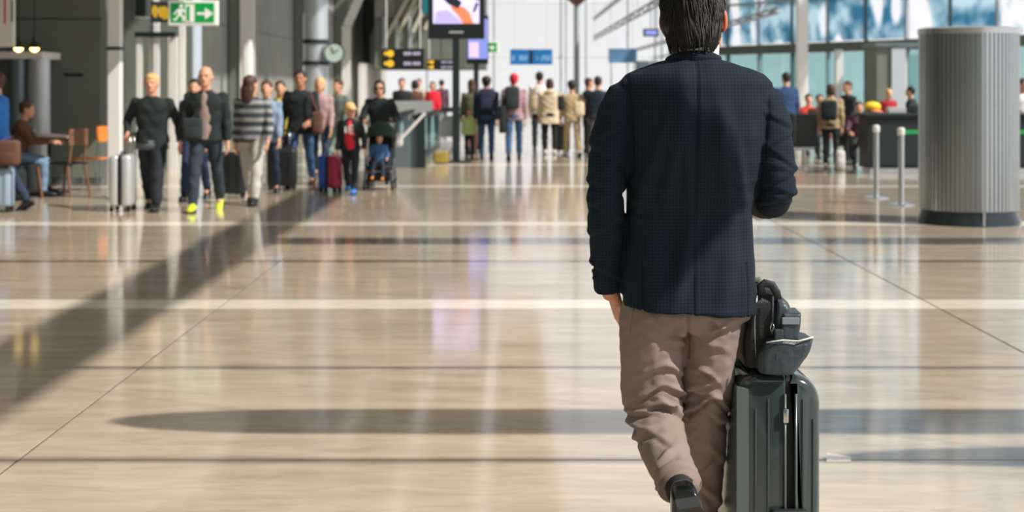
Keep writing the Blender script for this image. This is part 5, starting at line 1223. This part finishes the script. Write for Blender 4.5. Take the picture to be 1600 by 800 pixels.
def shell(x0, x1, z0, z1, rl, rr, y0, y1, inset=.03):
    m = MB(); prof = [(0, inset), (.006, inset * .45), (.018, inset * .12), (.035, 0)]; ys = [(y0 + a, b_) for a, b_ in prof] + [(y1 - a, b_) for a, b_ in prof[::-1]]
    vs = []; N = None
    for (y, ins) in ys:
        pts = rounded(x0 + (ins if rl > .03 else ins * .15), x1 - (ins if rr > .03 else ins * .15), z0 + ins, z1 - ins, max(rl - ins * .5, .006), max(rr - ins * .5, .006)); N = len(pts); vs += [(a, y, b_) for a, b_ in pts]
    fs = [(i * N + k, i * N + (k + 1) % N, (i + 1) * N + (k + 1) % N, (i + 1) * N + k) for i in range(len(ys) - 1) for k in range(N)] + [tuple(range(N)), tuple(range((len(ys) - 1) * N, len(ys) * N))]
    return m.add(vs, fs)
DY = .42
shell(sx(1150), sx(1224), ZB, ZT + .004, .045, .012, 0, DY, .022).build('left_shell', M_sh, bs_, smooth='auto')
shell(sx(1236), sx(1279), ZB, ZT, .008, .085 * .9, 0, DY, .022).build('right_shell', M_sh, bs_, smooth='auto')
shell(sx(1222), sx(1238), ZB + .01, ZT - .006, .008, .008, .010, DY - .01, .012).build('zip_band', M_rubber, bs_, smooth='auto')
shell(sx(1146), sx(1166), ZB + .02, sz(603), .006, .006, -.004, DY + .004, .006).build('back_strip', M_sh2, bs_, smooth='auto')
for px in (1176, 1196, 1250, 1266):
    top_ = ZT - (.065 if 1190 < px < 1262 else .09) + (0 if px != 1266 else -.03)
    m = MB().bbox(sx(px) - .0035, sx(px) + .0035, -.0035, .012, ZB + .05, top_, .003, 2); m.build('rib', M_sh, bs_, smooth='auto')
MB().tube([(sx(1222), -.004, ZT - .05), (sx(1222), -.004, ZB + .03)], .004, n=8).build('seam_piping', M_sh2, bs_, smooth=True)
MB().tube([(sx(1239), -.004, ZT - .05), (sx(1239), -.004, ZB + .03)], .004, n=8).build('seam_piping', M_sh2, bs_, smooth=True)
zc = sz(797)
MB().bbox(sx(1200), sx(1256), -.028, .004, zc - .016, zc + .008, .008, 3).build('side_handle', M_rubber, bs_, smooth='auto')
MB().bbox(sx(1200), sx(1256), -.028, .004, zc - .16, zc - .136, .008, 3).build('side_handle', M_rubber, bs_, smooth='auto')
MB().bbox(sx(1218), sx(1227), -.014, .004, ZT - .13, ZT - .09, .003, 2).build('zip_puller', M_steel, bs_, smooth='auto')
for y in (.24, .38):
    MB().bbox(sx(1150), sx(1158), y - .008, y + .008, ZT - .1, 1.0, .003).build('telescopic_bar', M_black, bs_, smooth='auto')
    MB().bbox(sx(1158.5), sx(1163), y - .006, y + .006, ZT - .1, sz(520), .002).build('bar_sleeve', M_steel, bs_, smooth='auto')
MB().bbox(sx(1147), sx(1163), .215, .405, .985, 1.02, .01, 3).build('grip', M_rubber, bs_, smooth='auto')
for xx in (sx(1164), sx(1262)):
    for y in (.04, DY - .04):
        w = MB().tube([(xx - .012, y, .03), (xx + .012, y, .03)], .029, n=20).build('wheel', M_rubber, bs_, smooth='auto')
        MB().box(xx - .018, xx + .018, y - .016, y + .016, .035, .075).build('wheel_bracket', M_black, w)
# ------------------------------------------------------------------ the soft briefcase on top
M_ny = mat('black_nylon', (20, 29, 33), rough=.55, var=.08, vscale=30, bump=.3, bscale=300); M_ny2 = mat('slate_nylon', (50, 62, 70), rough=.45, var=.1, vscale=20, bump=.35, bscale=40)
zb0 = ZT + .006; bg_ = empty('briefcase', (sc0.x, sc0.y, zb0), 0, 'soft black briefcase with bulging side pockets on top of the suitcase', 'bag')
def bz_(py): return sz(py) - zb0
def puffy(rings, y0, y1, e=.03):
    """rings: (py, left px, right px); a cushion shape through y0..y1"""
    m = MB(); ys = [(y0, .72, .0), (y0 + e * .4, .93, 0), (y0 + e, 1, 0), (y1 - e, 1, 0), (y1 - e * .4, .93, 0), (y1, .72, 0)]
    vs = []; N = 2 * len(rings); mz = sum(bz_(r[0]) for r in rings) / len(rings); mxx = sum(sx((r[1] + r[2]) / 2) for r in rings) / len(rings)
    for (y, s, _) in ys:
        ring = [(sx(l), bz_(p)) for p, l, r in rings] + [(sx(r), bz_(p)) for p, l, r in rings[::-1]]
        vs += [(mxx + (a - mxx) * s, y, mz + (b_ - mz) * (s if b_ > mz else 1)) for a, b_ in ring]
    fs = [(i * N + k, i * N + (k + 1) % N, (i + 1) * N + (k + 1) % N, (i + 1) * N + k) for i in range(5) for k in range(N)] + [tuple(range(N)), tuple(range(5 * N, 6 * N))]
    return m.add(vs, fs)
def soft(amp=.003, f=30, ph=0):
    def post(co, no):
        d = np.sin(co[:, 0] * f * 1.3 + np.sin(co[:, 2] * f + ph) * 1.4) * np.sin(co[:, 2] * f * 1.1 + co[:, 1] * f * .6 + ph); return co + no * (d * amp)[:, None]
    return post
fuse(puffy([(578, 1164, 1222), (560, 1160, 1226), (520, 1162, 1228), (490, 1164, 1226), (470, 1168, 1220), (457, 1176, 1208)], .02, .40), 'main_compartment', M_ny, bg_, .004, 3, soft())
fuse(puffy([(577, 1196, 1240), (560, 1200, 1244), (520, 1205, 1240), (490, 1208, 1236), (472, 1210, 1230), (464, 1210, 1222)], .0, .38), 'front_compartment', M_ny2, bg_, .004, 3, soft(.004, 34, 2))
fuse(puffy([(582, 1180, 1232), (572, 1176, 1246), (556, 1180, 1256), (540, 1188, 1262), (528, 1196, 1265)], -.03, .12, .02), 'side_pocket', M_ny2, bg_, .0035, 2, soft(.004, 40, 1))
fuse(puffy([(530, 1214, 1244), (510, 1214, 1247), (494, 1216, 1247), (487, 1218, 1248)], -.012, .10, .012), 'bottle_pocket', M_ny2, bg_, .0035, 2, soft(.002, 40, 3))
MB().bbox(sx(1216), sx(1243), -.018, -.010, bz_(505), bz_(494), .002).build('pale_band', mat('pale_slate_webbing', (120, 134, 144), rough=.5), bg_)
MB().tube([(sx(1190), -.034, bz_(531)), (sx(1215), -.038, bz_(527)), (sx(1240), -.034, bz_(529)), (sx(1264), -.02, bz_(524))], .0022, n=6).build('pocket_piping', F_white, bg_, smooth=True)
MB().tube([(sx(1188), .02, bz_(462)), (sx(1186), .02, bz_(448)), (sx(1192), .02, bz_(443)), (sx(1204), .02, bz_(446)), (sx(1211), .02, bz_(458)), (sx(1213), .02, bz_(470))], [(.006, .012)] * 6, n=10, side=Vector((0, 1, 0))).build('handle', M_ny, bg_, smooth=True)
MB().tube([(sx(1187), .2, bz_(462)), (sx(1189), .2, bz_(452)), (sx(1198), .2, bz_(450)), (sx(1206), .2, bz_(462))], [(.005, .011)] * 4, n=10, side=Vector((0, 1, 0))).build('handle', mat('olive_lining', (110, 122, 100), rough=.7), bg_, smooth=True)
MB().tube([(sx(1203), .0, bz_(462)), (sx(1202), -.002, bz_(500)), (sx(1203), .0, bz_(512))], [(.004, .003)] * 3, n=8).build('strap', M_ny, bg_, smooth=True)
MB().tube([(sx(1201), -.006, bz_(502)), (sx(1204), -.012, bz_(508)), (sx(1201), -.01, bz_(520)), (sx(1199), -.006, bz_(512)), (sx(1201), -.006, bz_(502))], .0022, n=8).build('snap_hook', M_steel, bg_, smooth=True)
MB().bbox(sx(1204), sx(1217), -.03, -.005, bz_(560), bz_(512), .003).build('flap', M_ny2, bg_)
MB().tube([(sx(1180), .015, bz_(462)), (sx(1176), .012, bz_(500)), (sx(1178), .012, bz_(560))], .0018, n=6).build('zip', M_steel, bg_, smooth=True)

finish_fuse()
